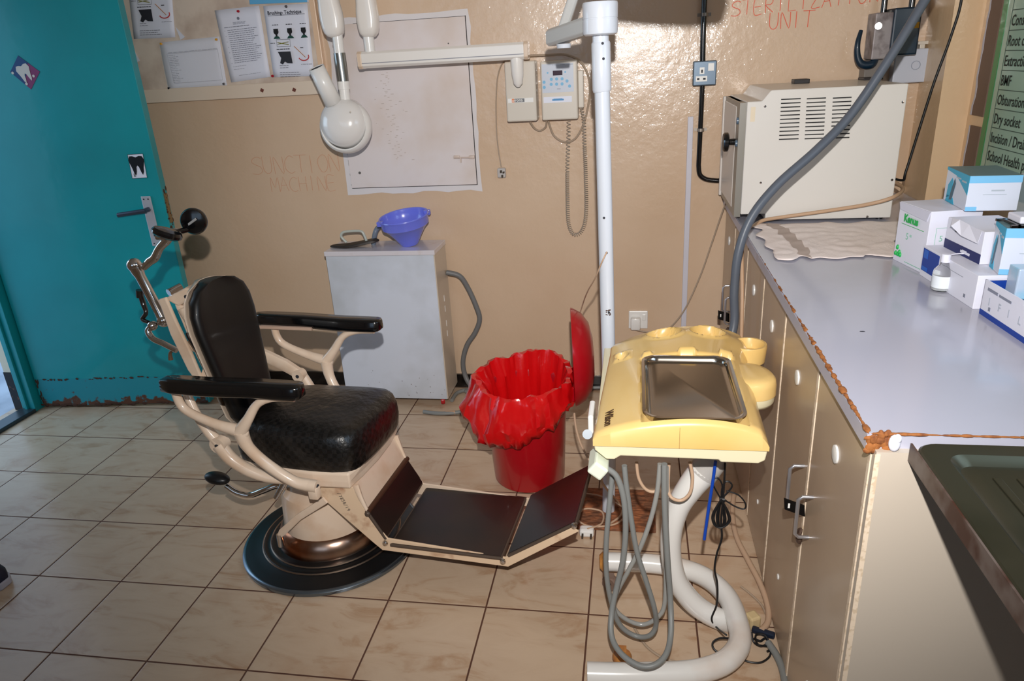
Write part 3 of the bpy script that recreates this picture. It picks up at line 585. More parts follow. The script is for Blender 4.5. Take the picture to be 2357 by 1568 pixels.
mb = MB(); mb.lathe([(hr*.95, -.006), (hr*.93, .012), (hr*.87, .034), (hr*.68, .056), (hr*.38, .070), (0, .074)], hc+V((-.004, 0, .014)), ax, 40, cap=False); mb.build('head_dome', mat('head_dome_white', (230, 227, 224), .2, coat=.5), xr)
MB().ball(Y(806, 258, yh-.07), .0035, 10).build('screw', XG, xr)
ca, cb = Y(768, 238, yh-.02), Y(728, 155, yh-.06); mb = MB(); mb.tube([ca, ca.lerp(cb, .5), cb], [.034, .0318, .0305], 28, cap=False); mb.build('aiming_cone', OFFWHITE, xr, solid=.003)
mb = MB(); dv = (cb-ca).normalized(); mb.cyl(cb-dv*.004, cb-dv*.003, .028, .028, 24); mb.build('cone_opening', INK, xr)
# control panel
cx0, cx1, cz0, cz1 = Y(1243, 145, 1.14).x, Y(1328, 140, 1.14).x, Y(1290, 276, 1.14).z, Y(1285, 139, 1.14).z
cp = thing('xray_control_panel', 'beige x-ray control panel with dark display and blue buttons', 'control panel', ((cx0+cx1)/2, YW, cz0)); f = 1.14
MB().box((cx0, f, cz0), (cx1, YW, cz1), bev=.006).build('housing', XG, cp, smooth=False)
def cpt(u, v, off=0): return V((cx0+(cx1-cx0)*u, f-off, cz1-(cz1-cz0)*v))
MB().box(cpt(.04, .53, .0012), cpt(.90, .05, 0)).build('keypad_film', mat('keypad_film', (196, 202, 214), .35), cp, smooth=False)
MB().box(cpt(.34, .245, .002), cpt(.60, .165, 0)).build('display', mat('display_dark', (54, 14, 28), .15), cp, smooth=False)
MB().box(cpt(.06, .70, .0012), cpt(.84, .60, 0)).build('label_strip', PAPER, cp, smooth=False)
mb = MB(); mb.box(cpt(.30, .668, .0018), cpt(.62, .640, 0)).box(cpt(.34, .640, .0018), cpt(.58, .632, 0)); mb.build('label_lettering', mat('print_blue', (90, 150, 200), .6), cp, smooth=False)
BB = mat('button_blue', (112, 176, 214), .4)
for px in ((254, 1052), (508, 1040), (308, 1145), (384, 1140), (463, 1138), (534, 1170), (203, 1188), (206, 1262), (306, 1218), (384, 1215), (463, 1212), (571, 1243)):
    p = Y(1220+px[0]/6.274, px[1]/6.274, f-.001); r = .0062 if px[1] > 1100 else .0036
    disc(MB(), p, ez, r, .0012, 16).build('button', BB, cp)
mb = MB()
for k in range(3): mb.box(cpt(.34+k*.22, .075, .0016), cpt(.355+k*.22, .065, 0)); mb.box(cpt(.37+k*.22, .075, .0016), cpt(.45+k*.22, .070, 0))
mb.box(cpt(.44, .475, .0016), cpt(.54, .468, 0)); mb.build('printed_marks', GREYINK, cp, smooth=False)
h0, h1 = Y(1330, 162, 1.16), Y(1342, 248, 1.16); hs = thing('exposure_handset', 'slim beige exposure handset hanging beside the x-ray control panel', 'handset', (h0.x, YW, h1.z))
MB().box((h0.x-.001, 1.16, h1.z), (h0.x+.022, 1.19, h0.z), bev=.004).build('grip', XG, hs, smooth=False); MB().box((h0.x-.008, 1.165, h0.z-.03), (h0.x+.004, YW, h0.z-.01)).build('hook', XG, hs, smooth=False)
# coiled cord: down from the panel, up to the handset
path = spl([Y(1309, 278, 1.19), Y(1308, 330, 1.19), Y(1306, 380, 1.19), Y(1306, 450, 1.19), Y(1309, 515, 1.19), Y(1322, 540, 1.19), Y(1340, 530, 1.19), Y(1349, 490, 1.19), Y(1348, 400, 1.19), Y(1345, 320, 1.19), Y(1344, 280, 1.19), Y(1338, 249, 1.175)], 14)
Ls = [0]
for a, b in zip(path, path[1:]): Ls.append(Ls[-1]+(b-a).length)
pts = []; ph = 0; N = 1500; j = 0
for k in range(N+1):
    s = Ls[-1]*k/N
    while j < len(Ls)-2 and Ls[j+1] < s: j += 1
    t = (s-Ls[j])/(Ls[j+1]-Ls[j]+1e-9); c = path[j].lerp(path[j+1], t); d = (path[j+1]-path[j]).normalized(); n1 = d.cross(V((0, 1, 0))).normalized(); n2 = V((0, 1, 0))
    u = s/Ls[-1]; pitch = .015 if u < .2 else (.0085 if u < .85 else .012); ph += 2*math.pi*(Ls[-1]/N)/pitch; r = .0076
    pts.append(c+n1*math.cos(ph)*r+n2*math.sin(ph)*r)
o = MB().tube(pts, .0015, 5).build('coiled_cord', mat('coil_grey', (172, 160, 146), .45)); tag(o, 'long coiled grey cord looping below the x-ray control panel', 'cord')
kn = Y(1305, 378, 1.185); 
pp = [Y(1217, 128, 1.16), Y(1260, 127, 1.19), Y(1300, 126, 1.19), Y(1335, 142, 1.19), Y(1354, 175, 1.19), Y(1357, 220, 1.19), Y(1345, 280, 1.20), Y(1325, 318, 1.20), Y(1300, 327, 1.20), Y(1275, 312, 1.20), Y(1262, 278, 1.18)]
o = MB().tube(spl(pp, 10), .0042, 8).build('supply_cable', GREYCORD); tag(o, 'beige cable looping from x-ray arm behind the pole to its control panel', 'cord')
o = MB().tube(spl([Y(1220, 280, 1.17), Y(1230, 295, 1.19), Y(1243, 301, 1.2), Y(1256, 292, 1.19), Y(1258, 276, 1.17)], 8), .004, 8).build('supply_cable', GREYCORD); tag(o, 'short beige cable linking the x-ray wall box and control panel', 'cord')
o = MB().tube(spl([Y(1172, 140, 1.2), Y(1158, 143, 1.2), Y(1146, 175, 1.205), Y(1142, 230, 1.205), Y(1143, 300, 1.205), Y(1148, 350, 1.205), Y(1154, 384, 1.2)], 8), .0028, 8).build('power_cord', GREYCORD); tag(o, 'thin beige cord hanging on the wall left of the x-ray box', 'cord')
c = Y(1155, 397, 1.20); pg = thing('mains_plug', 'loose three pin mains plug hanging against the wall below x-ray box', 'plug', c-V((0, 0, .022)))
MB().box(c+V((-.018, -.014, -.022)), c+V((.018, .012, .020)), bev=.006).build('body', mat('plug_greyed', (190, 184, 180), .4), pg, smooth=False)
mb = MB(); mb.box(c+V((-.003, -.028, .002)), c+V((.004, -.012, .012))).box(c+V((.008, -.028, .000)), c+V((.015, -.012, .006))).box(c+V((.002, -.028, -.018)), c+V((.008, -.012, -.008))); mb.build('pin', mat('pin_brass', (70, 60, 50), .4, .6), pg, smooth=False)
# ================================================================== WHITE CABINET ON CASTORS
wx0, wx1, wy0, wy1, wz0, wz1 = -1.225, -.728, .985, 1.175, .040, .752
wc = thing('white_cabinet', 'white laminate cabinet on red castors against the back wall', 'cabinet', ((wx0+wx1)/2, (wy0+wy1)/2, 0))
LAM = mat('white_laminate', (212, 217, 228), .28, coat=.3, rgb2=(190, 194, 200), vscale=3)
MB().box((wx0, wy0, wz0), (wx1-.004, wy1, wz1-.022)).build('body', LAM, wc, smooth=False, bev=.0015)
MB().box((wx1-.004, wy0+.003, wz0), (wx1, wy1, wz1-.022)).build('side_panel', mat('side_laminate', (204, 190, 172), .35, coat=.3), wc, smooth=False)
MB().box((wx0-.004, wy0-.004, wz1-.021), (wx1+.003, wy1, wz1)).build('top', mat('white_laminate_top', (214, 208, 212), .22, coat=.5, rgb2=(196, 180, 168), vscale=12, vlo=.6, vhi=.8), wc, smooth=False, bev=.002)
RED = mat('castor_red', (176, 20, 28), .35)
for x, y in ((wx1-.035, wy0+.03), (wx1-.035, wy1-.03), (wx0+.035, wy0+.03), (wx0+.035, wy1-.03)):
    mb = MB(); mb.lathe([(.010, -.009), (.017, -.009), (.019, 0), (.017, .009), (.010, .009)], (x, y, .019), (1, .35, 0), 24, cap=False); wh = mb.build('castor', RED, wc)
    MB().box((x-.010, y-.010, .030), (x+.010, y+.010, wz0)).build('castor_fork', CHROME, wc, smooth=False)
mb = MB()
for z in (.49, .44, .37, .32): mb.box((wx1, 1.075, z), (wx1+.0012, 1.082, z+.028))
mb.build('paint_drip', OFFWHITE, wc, smooth=False)
mb = MB(); R = random.Random(3)
for k in range(26): x = R.uniform(wx0, wx1-.01); z = wz0+.002+abs(R.gauss(0, .07)); disc(mb, (x, wy0-.0004, z), ez, R.uniform(.0008, .0022), .0004, 8)
mb.build('speck', mat('speck', (110, 100, 96), .7), wc)
# purple basin
BAS = mat('blue_violet_plastic', (112, 122, 226), .22, coat=.3)
c = onz(943, 551, wz1+.004); c.y = 1.08; c.x = ony(943, 551, 1.08).x
ba = thing('plastic_basin', 'blue violet plastic funnel bowl with flat foot on the white cabinet', 'bowl', (c.x, c.y, wz1))
mb = MB(); pf = [(.0, .002), (.036, .002), (.040, .006), (.060, .040), (.083, .072), (.098, .088), (.104, .092), (.107, .125), (.109, .130), (.112, .131), (.110, .136), (.104, .133), (.101, .120), (.098, .095), (.078, .072), (.055, .040), (.034, .012), (0, .010)]
tl = Matrix.Rotation(math.radians(7), 4, 'X')@Matrix.Rotation(math.radians(-5), 4, 'Y')
mb.lathe(pf, (0, 0, 0), EZ, 56, cap=False)
for k in (0.5, 3.6): mb.box((.106*math.cos(k)-.014, .106*math.sin(k)-.010, .112), (.106*math.cos(k)+.014, .106*math.sin(k)+.010, .134), bev=.003)
mb.b.transform(Matrix.Translation((c.x, c.y, wz1+.003))@tl); mb.build('bowl', BAS, ba)
# black pedal / lid with grey handle, grey spout
PEDAL = mat('matt_dark_brown', (44, 36, 30), .5)
y = 1.06; z = wz1
o = thing('foot_pedal', 'flat dark pad with light grey loop handle lying on the white cabinet', 'foot pedal', (-1.18, y, z))
pth = [(-.085, -.01), (-.075, .012), (-.03, .030), (.04, .045), (.10, .05), (.125, .03), (.12, 0), (.08, -.02), (.02, -.035), (-.04, -.03)]
a = ony(805, 565, y); mb = MB(); P = [V((a.x+q.x*1.05, y+q.y*.9, z)) for q in spl([V((u, v, 0)) for u, v in pth], 4, True)]
rings = [[p+V((0, 0, dz_+max(0, (p.x-a.x))*.14)) for p in P] for dz_ in (.0035, .009)]
rings.append([V((a.x+(p.x-a.x)*.9, y+(p.y-y)*.9, z+.013+max(0, p.x-a.x)*.16)) for p in P])
mb.loft(rings); mb.build('pad', PEDAL, o)
hg = [ony(798, 558, y-.01), ony(786, 545, y-.01), ony(790, 535, y-.01), ony(812, 532, y), ony(832, 533, y), ony(840, 545, y), ony(844, 556, y)]
mb = MB(); mb.tube(spl(hg, 6), .0058, 8); mb.build('loop_handle', mat('handle_grey_green', (178, 182, 172), .4), o)
o = MB().tube(spl([(ony(858, 552, 1.10).x, 1.10, wz1+.001), ony(864, 535, 1.10), ony(873, 522, 1.12), ony(890, 516, 1.14)], 8), .011, 14).build('spout_pipe', mat('spout_grey', (112, 122, 136), .4)); tag(o, 'short bent grey pipe rising from the cabinet top behind the bowl', 'pipe')
# suction hose of the cabinet
pp = [(wx1+.001, 1.15, ony(1043, 627, 1.15).z), ony(1058, 636, 1.16), ony(1078, 665, 1.17), ony(1096, 705, 1.17), ony(1104, 735, 1.17), ony(1094, 765, 1.17), ony(1075, 795, 1.17), ony(1066, 830, 1.17), ony(1070, 862, 1.17), ony(1085, 888, 1.15), onz(1120, 905, .015), onz(1190, 915, .012)]
o = MB().tube(spl(pp, 10), .012, 14).build('suction_hose', mat('hose_mid_grey', (112, 112, 112), .45)); tag(o, 'grey suction hose curving from the white cabinet down to the floor', 'hose')
fh = thing('floor_hose', 'flattened grey hose with tan tape lying on floor by cabinet castor', 'hose', onz(1040, 945, 0))
MB().tube(spl([onz(975, 948, .008), onz(1010, 952, .010), onz(1050, 950, .010), onz(1080, 944, .010), onz(1130, 935, .010)], 8), .009, 12).build('tube', GREYHOSE, fh); MB().tube([onz(1026, 951, .010), onz(1048, 950, .010)], .0102, 14).build('tape', mat('tan_tape', (190, 150, 118), .6), fh)
o = MB().tube(spl([onz(1040, 922, .012), onz(1052, 905, .012), onz(1075, 898, .012), onz(1100, 902, .012), onz(1380, 892, .014), onz(1420, 893, .014)], 8), .009, 12).build('floor_hose', GREYHOSE); tag(o, 'thin grey hose running along the skirting behind the red bin', 'hose')

# ================================================================== PEDAL BIN
BINR = mat('red_plastic', (172, 6, 22), .3, coat=.4); BAG = mat('red_bag_film', (210, 14, 18), .22, coat=.6, bump=.35, bscale=30, detail=2)
bc = V((-.268, .425, 0)); bt = thing('pedal_bin', 'red plastic waste bin with upright lid, lined with a red bag', 'bin', bc)
mb = MB(); mb.lathe([(.0, .004), (.128, .004), (.134, .012), (.150, .36), (.157, .362), (.157, .378), (.150, .38), (.146, .372), (.130, .02), (0, .016)], bc, EZ, 48, cap=False); mb.build('bucket', BINR, bt)
# lid standing open on the right, hinge low
lc = V((bc.x+.19, bc.y-.02, .505)); mb = MB()
lid = [(.0, .064), (.07, .061), (.12, .050), (.155, .026), (.172, .0), (.176, -.010), (.170, -.012), (.160, .004), (.11, .024), (0, .036)]
mb.lathe(lid, lc, (1, .10, .03), 48, cap=False); mb.build('lid', BINR, bt)
MB().box((bc.x+.150, bc.y-.05, .34), (bc.x+.186, bc.y+.03, .40), bev=.008).build('hinge', BINR, bt, smooth=False)
# bag: crumpled skirt folded over the rim
mb = MB(); R = random.Random(12); n = 96; rings = []
def jag(t, k): return noise.noise(V((math.cos(t)*2.2+k*.5, math.sin(t)*2.2, k*.8)))
prof = [(.115, .06, .0), (.128, .20, .3), (.135, .31, .5), (.142, .375, .8), (.156, .410, 1.0), (.168, .412, 1.1), (.176, .388, 1.2), (.180, .355, 1.3), (.186, .325, 1.4), (.176, .300, 1.4), (.170, .285, 1.5)]
for ri, (r, z, am) in enumerate(prof):
    ring = []
    for k in range(n):
        t = 2*math.pi*k/n; a = t
        front = .5-.5*math.sin(a)              # 1 at the near side
        left = .5-.5*math.cos(a); right = 1-left
        rr = r+am*(.016*jag(t*1, ri*.35)+.004*math.sin(9*t+ri)+.0045*abs(math.sin(12.5*t+ri*.9))+.010*noise.noise(V((math.cos(t)*9, math.sin(t)*9, ri*.6))))
        zz = z+am*(.012*jag(t*2+5, ri*.4)+.010*noise.noise(V((math.cos(t)*7+3, math.sin(t)*7, ri*.5))))
        if ri >= 4:
            sp_ = (ri-3)/7
            rr += .050*sp_*max(0, math.cos(a-math.pi*1.02))**3*2*(1-.5*sp_) - .006*right*sp_
            zz += -.030*front*sp_*(1-abs(left-.5)) + .030*(1-front)*(1-sp_)
        if ri in (4, 5): zz += .030*max(0, math.cos(a-1.15))**6 + .012*max(0, math.cos(a-2.5))**8
        zz += -.055*max(0, math.cos(a-4.35))**2*(ri/10)**2+.035*max(0, math.cos(a-5.6))**2*(ri/10)
        if ri < 4: rr -= .012*max(0, math.sin(11*t+ri*.2))*(1 if ri > 0 else .5)
        ring.append(bc+V((math.cos(a)*rr, math.sin(a)*rr, zz)))
    rings.append(ring)
rings.insert(0, [bc+V((math.cos(2*math.pi*k/n)*.05, math.sin(2*math.pi*k/n)*.05, .03)) for k in range(n)])
mb.loft(rings, cap=False); o = mb.build('bag', BAG, bt, solid=.0008)
# ================================================================== PEDESTAL OF THE DENTAL UNIT (white pole, rusty plate, arm, lamp)
pb = V((.040, .20, 0)); pt = ony(1382, 92, .21)
un = thing('dental_light_pole', 'white steel pole on rusty patterned plate carrying the operating light arm', 'pole', pb)
RP = rust_mat('rusty_plate', (116, 74, 50), (158, 96, 60), .45, .6, .75, 30); 
def plate_mat():
    m = RP; N, L, b = nodes(m); tc = new(N, 'ShaderNodeTexCoord'); v = new(N, 'ShaderNodeTexVoronoi'); v.inputs['Scale'].default_value = 62; mp = new(N, 'ShaderNodeMapping'); mp.inputs['Scale'].default_value = (.55, 1.3, 1); mp.inputs['Rotation'].default_value = (0, 0, .6)
    L.new(tc.outputs['Object'], mp.inputs[0]); L.new(mp.outputs[0], v.inputs['Vector']); bp = new(N, 'ShaderNodeBump'); bp.invert = True; bp.inputs['Strength'].default_value = .9; bp.inputs['Distance'].default_value = .006; L.new(v.outputs[0], bp.inputs['Height']); L.new(bp.outputs[0], b.inputs['Normal'])
plate_mat()
MB().box((-.070, .095, .001), (.200, .335, .014)).build('base_plate', RP, un, smooth=False, bev=.003)
POLE = mat('pole_white', (206, 211, 220), .28, coat=.4)
def PY(px, py): return ony(px, py, .205)
pl = [pb+V((0, 0, .012)), PY(1404, 1000), PY(1400, 790), PY(1393, 500), PY(1386, 208)]
MB().tube(pl, [.0215, .0215, .022, .022, .0215], 28).build('pole_tube', POLE, un)
MB().tube([PY(1386, 211), PY(1385.5, 206), PY(1383, 100), PY(1382.8, 96)], [.0245, .0265, .0262, .024], 28).build('upper_sleeve', POLE, un)
MB().tube([PY(1382.8, 97), PY(1382, 76)], .0225, 28).build('neck', POLE, un)
cz = PY(1382, 78); mb = MB(); mb.lathe([(.040, 0), (.0465, .004), (.0475, .012), (.0475, .040), (.0465, .0405), (.0465, .043), (.0475, .0435), (.048, .078), (.046, .083), (.0, .084)], V((cz.x, cz.y, cz.z-.004)), (0, 0, 1), 48); mb.build('cap', POLE, un)
mb = MB()
for a in ((1388, 100), (1390, 135), (1391, 498), (1397, 578), (1402, 714)):
    p = PY(*a); disc(mb, V((p.x, p.y-.0265 if a[1] < 200 else p.y-.0222, p.z)), ez, .0036, .0008)
mb.build('screw_hole', INK, un)
mb = MB(); R = random.Random(5)
for k in range(16):
    p = PY(1401+R.uniform(-5, 5), 714+R.uniform(-7, 7)); mb.ball((p.x, p.y-.0215, p.z), (.0022, .0008, .002), 6)
mb.build('rust_spot', mat('rust', (70, 42, 28), .8), un)
# arm: from the cap to the left and away, then rising; lamp head above the frame
a0 = V((cz.x, cz.y, cz.z+.030)); a1 = ony(1270, 87, .42); sd = (a1-a0); sd.z = 0; sd.normalize(); sn = V((-sd.y, sd.x, 0))
mb = MB(); mb.loft([[p+sn*(a*.022)+EZ*(b*.024) for a, b in sec] for p in (a0, a1)]); mb.build('swing_arm', mat('arm_grey', (186, 186, 184), .35), un, smooth=False, bev=.003)
mb = MB(); mb.cyl(a1+EZ*.0-sd*.07+V((0, 0, -.032)), a1-sd*.07+V((0, 0, -.02)), .020, .022, 24); mb.build('knuckle', POLE, un)
b0_ = a1-sd*.06+EZ*.01; b1_ = ony(1338, -60, .32); mb = MB(); mb.loft([[p+V((1, 0, 0))*(a*.016)+V((0, 1, 0))*(b*.016) for a, b in sec] for p in (b0_, b1_)]); mb.build('lift_arm', mat('arm_grey', (186, 186, 184), .35), un, smooth=False, bev=.003)
lh = V((.165, -.42, 1.69)); mb = MB(); mb.tube(spl([b1_, b1_+V((.02, -.05, .10)), lh+V((.0, .20, .12)), lh+V((0, .05, .10))], 8), .014, 14); mb.build('lamp_bracket', POLE, un)
mb = MB(); mb.lathe([(.0, .07), (.06, .066), (.11, .05), (.135, .012), (.130, -.022), (.12, -.018), (.08, .01), (0, .02)], lh, (.12, -.10, 1), 40, cap=False); mb.build('lamp_head', POLE, un)
# thin cord from the hole in the pole, down behind the bin lid and along to the floor
pp = [ony(1397, 580, .18), ony(1386, 602, .17), ony(1370, 640, .2), ony(1352, 672, .28), ony(1342, 700, .36), ony(1334, 730, .62), ony(1326, 820, .62), ony(1322, 900, .6), ony(1322, 950, .5)]
pp = [ony(1397, 580, .182), ony(1386, 602, .17), ony(1370, 640, .22), ony(1352, 672, .34), ony(1340, 705, .52), ony(1326, 760, .60), ony(1324, 850, .60)]
o = MB().tube(spl(pp, 8), .0022, 8).build('thin_cord', BEIGECORD); tag(o, 'thin beige cord leaving the hole in the white pole behind the bin lid', 'cord')
pp = [ony(1322, 952, .25), ony(1326, 985, .2), ony(1336, 1020, .15), ony(1352, 1052, .1), ony(1375, 1090, .08), ony(1392, 1120, .06), onz(1425, 1160, .02), onz(1430, 1185, .02), onz(1405, 1205, .02)]
o = MB().tube(spl(pp, 8), .0036, 8).build('beige_tube', BEIGECORD); tag(o, 'beige tube falling from the bin side past the tray to the rusty plate', 'tube')
pp = [onz(1340, 1135, .022), onz(1390, 1145, .022), onz(1440, 1175, .022), onz(1420, 1205, .022), onz(1360, 1212, .022), onz(1330, 1195, .022), onz(1345, 1172, .022), onz(1385, 1178, .022), onz(1385, 1205, .024), onz(1352, 1218, .03)]
o = MB().tube(spl(pp, 8), .0032, 8).build('power_cord', BEIGECORD); tag(o, 'beige cord lying in loops on the rusty plate', 'cord')
c = onz(1352, 1226, .014); pg = thing('mains_plug', 'white three pin plug lying on tiles at the rusty plate', 'plug', V((c.x, c.y, 0)))
MB().box(c+V((-.026, -.012, -.013)), c+V((.022, .022, .016)), bev=.008).build('body', OFFWHITE, pg, smooth=False)
mb = MB()
for dx in (-.018, .010): mb.box(c+V((dx, -.030, -.004)), c+V((dx+.006, -.012, .004)))
mb.build('pin', mat('pin_brass', (70, 60, 50), .4, .6), pg, smooth=False)
# ================================================================== DENTAL CHAIR
CO = V((-.887, -.02, 0)); CA = math.radians(-5)
CU = V((math.cos(CA), math.sin(CA), 0)); CVv = V((-math.sin(CA), math.cos(CA), 0))
def cp(u, v, w_): return CO+CU*u+CVv*v+EZ*w_
def cpx(px, py, v): return onp(px, py, CVv, CO+CVv*v)         # a photo point on the chair's lengthwise plane v
ch = thing('dental_chair', 'old cream enamelled dental chair with black upholstery and round black base', 'dental chair', CO, rz=CA)
RC = Matrix((CU, CVv, EZ)).transposed()
# base disc
mb = MB(); mb.lathe([(.0, .0), (.290, .0), (.296, .004), (.297, .014), (.292, .019), (.286, .020)], CO, EZ, 72); mb.build('base_rim', mat('rim_steel', (120, 130, 140), .25, .9), ch)
mb = MB(); mb.lathe([(.288, .012), (.286, .021), (.262, .026), (.232, .030), (.224, .0335), (.218, .031), (.206, .034), (.198, .0375), (.192, .035), (.172, .040), (.16, .03)], CO, EZ, 72, cap=False); mb.build('base_mat', mat('black_ribbed_rubber', (12, 13, 15), .42, coat=.12), ch)
mb = MB()
for r, z in ((.228, .0335), (.2015, .0385)): mb.lathe([(r-.0035, z-.002), (r, z+.001), (r+.0035, z-.002)], CO, EZ, 72, cap=False)
mb.build('base_ring', mat('ring_tarnish', (130, 112, 98), .3, .9), ch)
mb = MB(); mb.lathe([(.178, .036), (.176, .048), (.172, .066), (.163, .086), (.150, .098), (.142, .100)], CO, EZ, 72, cap=False); mb.build('copper_collar', COPPER, ch)
mb = MB(); mb.lathe([(.150, .096), (.149, .110), (.142, .205), (.136, .222), (.110, .236), (.098, .240), (.096, .300), (.0, .302)], CO, EZ, 72, cap=False); mb.build('pedestal', CREAM, ch)
# crossing strap and side bracket in front of the pedestal
def barc(pts, wd, th, name, m, parent=ch, bev=.004):
    """flat bar: pts along its centre line on a plane v=const, wd across in the plane, th thick across v"""
    mb = MB(); rings = []; P = [V(p) for p in pts]; n = len(P)
    for i in range(n):
        t = (P[min(i+1, n-1)]-P[max(i-1, 0)]).normalized(); s = t.cross(CVv).normalized(); ww = wd[i] if isinstance(wd, (list, tuple)) else wd
        rings.append([P[i]+s*ww*a+CVv*th*b for a, b in ((-.5, -.35), (-.35, -.5), (.35, -.5), (.5, -.35), (.5, .35), (.35, .5), (-.35, .5), (-.5, .35))])
    mb.loft(rings); return mb.build(name, m, parent, angle=50)
barc([cp(.10, -.168, .275), cp(.0, -.172, .205), cp(-.07, -.172, .140), cp(-.088, -.172, .118)], [.022, .020, .024, .012], .008, 'brace_strap', CREAM)
MB().cyl(cp(-.085, -.17, .128), cp(-.085, -.17, .085), .010, .012, 14).build('brace_foot', CHROME, ch)
# seat pan (bowed cream frame) and its underside
def pan(w0, inset, bow=0):
    o = [(-.20, -.155), (-.06, -.178), (.08, -.182), (.195, -.172), (.205+bow, -.10), (.212+bow, 0), (.210+bow, .10), (.200, .180), (.08, .186), (-.06, .182), (-.20, .160), (-.225, 0)]
    return [cp(u*(1-inset)+0*.0, v*(1-inset), w0) for u, v in o]
mb = MB(); mb.loft([pan(.325, .05), pan(.328, .01), pan(.350, 0), pan(.372, .0, .006), pan(.380, .01, .006)]); mb.build('seat_frame', CREAM, ch, smooth=False, bev=.004)
mb = MB(); mb.loft([[cp(u, v, w_) for u, v in ((-.13, -.11), (.12, -.13), (.16, .13), (-.13, .11))] for w_ in (.30, .326)]); mb.loft([[cp(u*.8, v*.8, w_) for u, v in ((-.13, -.11), (.12, -.13), (.16, .13), (-.13, .11))] for w_ in (.28, .302)]); mb.build('seat_carrier', CREAM, ch, smooth=False, bev=.004)
# cushion: woven black seat
def cushion_mat():
    m = bpy.data.materials.new('woven_black_vinyl'); m.use_nodes = True; N, L, b = nodes(m)
    b.inputs['Base Color'].default_value = lin((19, 17, 16)); b.inputs['Roughness'].default_value = .34; b.inputs['Coat Weight'].default_value = .2; b.inputs['Coat Roughness'].default_value = .25
    c = new(N, 'ShaderNodeTexChecker'); c.inputs['Scale'].default_value = 72; c.inputs['Color1'].default_value = lin((5, 5, 5)); c.inputs['Color2'].default_value = lin((19, 18, 18)); tc = new(N, 'ShaderNodeTexCoord'); L.new(c.outputs['Color'], b.inputs['Base Color']); L.new(tc.outputs['Object'], c.inputs[0])
    n = new(N, 'ShaderNodeTexNoise'); n.inputs['Scale'].default_value = 22; n.inputs['Detail'].default_value = 6; L.new(tc.outputs['Object'], n.inputs[0])
    a = new(N, 'ShaderNodeMath', operation='MULTIPLY_ADD'); a.inputs[1].default_value = .4; L.new(c.outputs['Fac'], a.inputs[0]); L.new(n.outputs['Fac'], a.inputs[2])
    bp = new(N, 'ShaderNodeBump'); bp.inputs['Strength'].default_value = 1; bp.inputs['Distance'].default_value = .006; L.new(a.outputs[0], bp.inputs['Height']); L.new(bp.outputs[0], b.inputs['Normal']); L.new(bp.outputs[0], b.inputs['Coat Normal'])
    return m
def cush(w_, k, dz=0):
    o = [(-.155, -.155), (-.05, -.170), (.07, -.176), (.17, -.168), (.205, -.14), (.222, -.06), (.228, .03), (.226, .12), (.212, .168), (.17, .186), (.05, .186), (-.05, .180), (-.14, .166), (-.19, .13), (-.205, .03), (-.205, -.05), (-.19, -.13)]
    P = spl([V((u, v, 0)) for u, v in o], 3, True)
    return [cp(.01+(p.x-.01)*k, p.y*k, w_+(dz*(p.x+.2)*.0)) for p in P]
mb = MB(); mb.loft([cush(.368, .97), cush(.380, 1.0), cush(.42, 1.02), cush(.458, 1.01), cush(.484, .975), cush(.498, .92), cush(.508, .80), cush(.516, .55), cush(.520, .2)])
mb.build('seat_cushion', cushion_mat(), ch, angle=80)
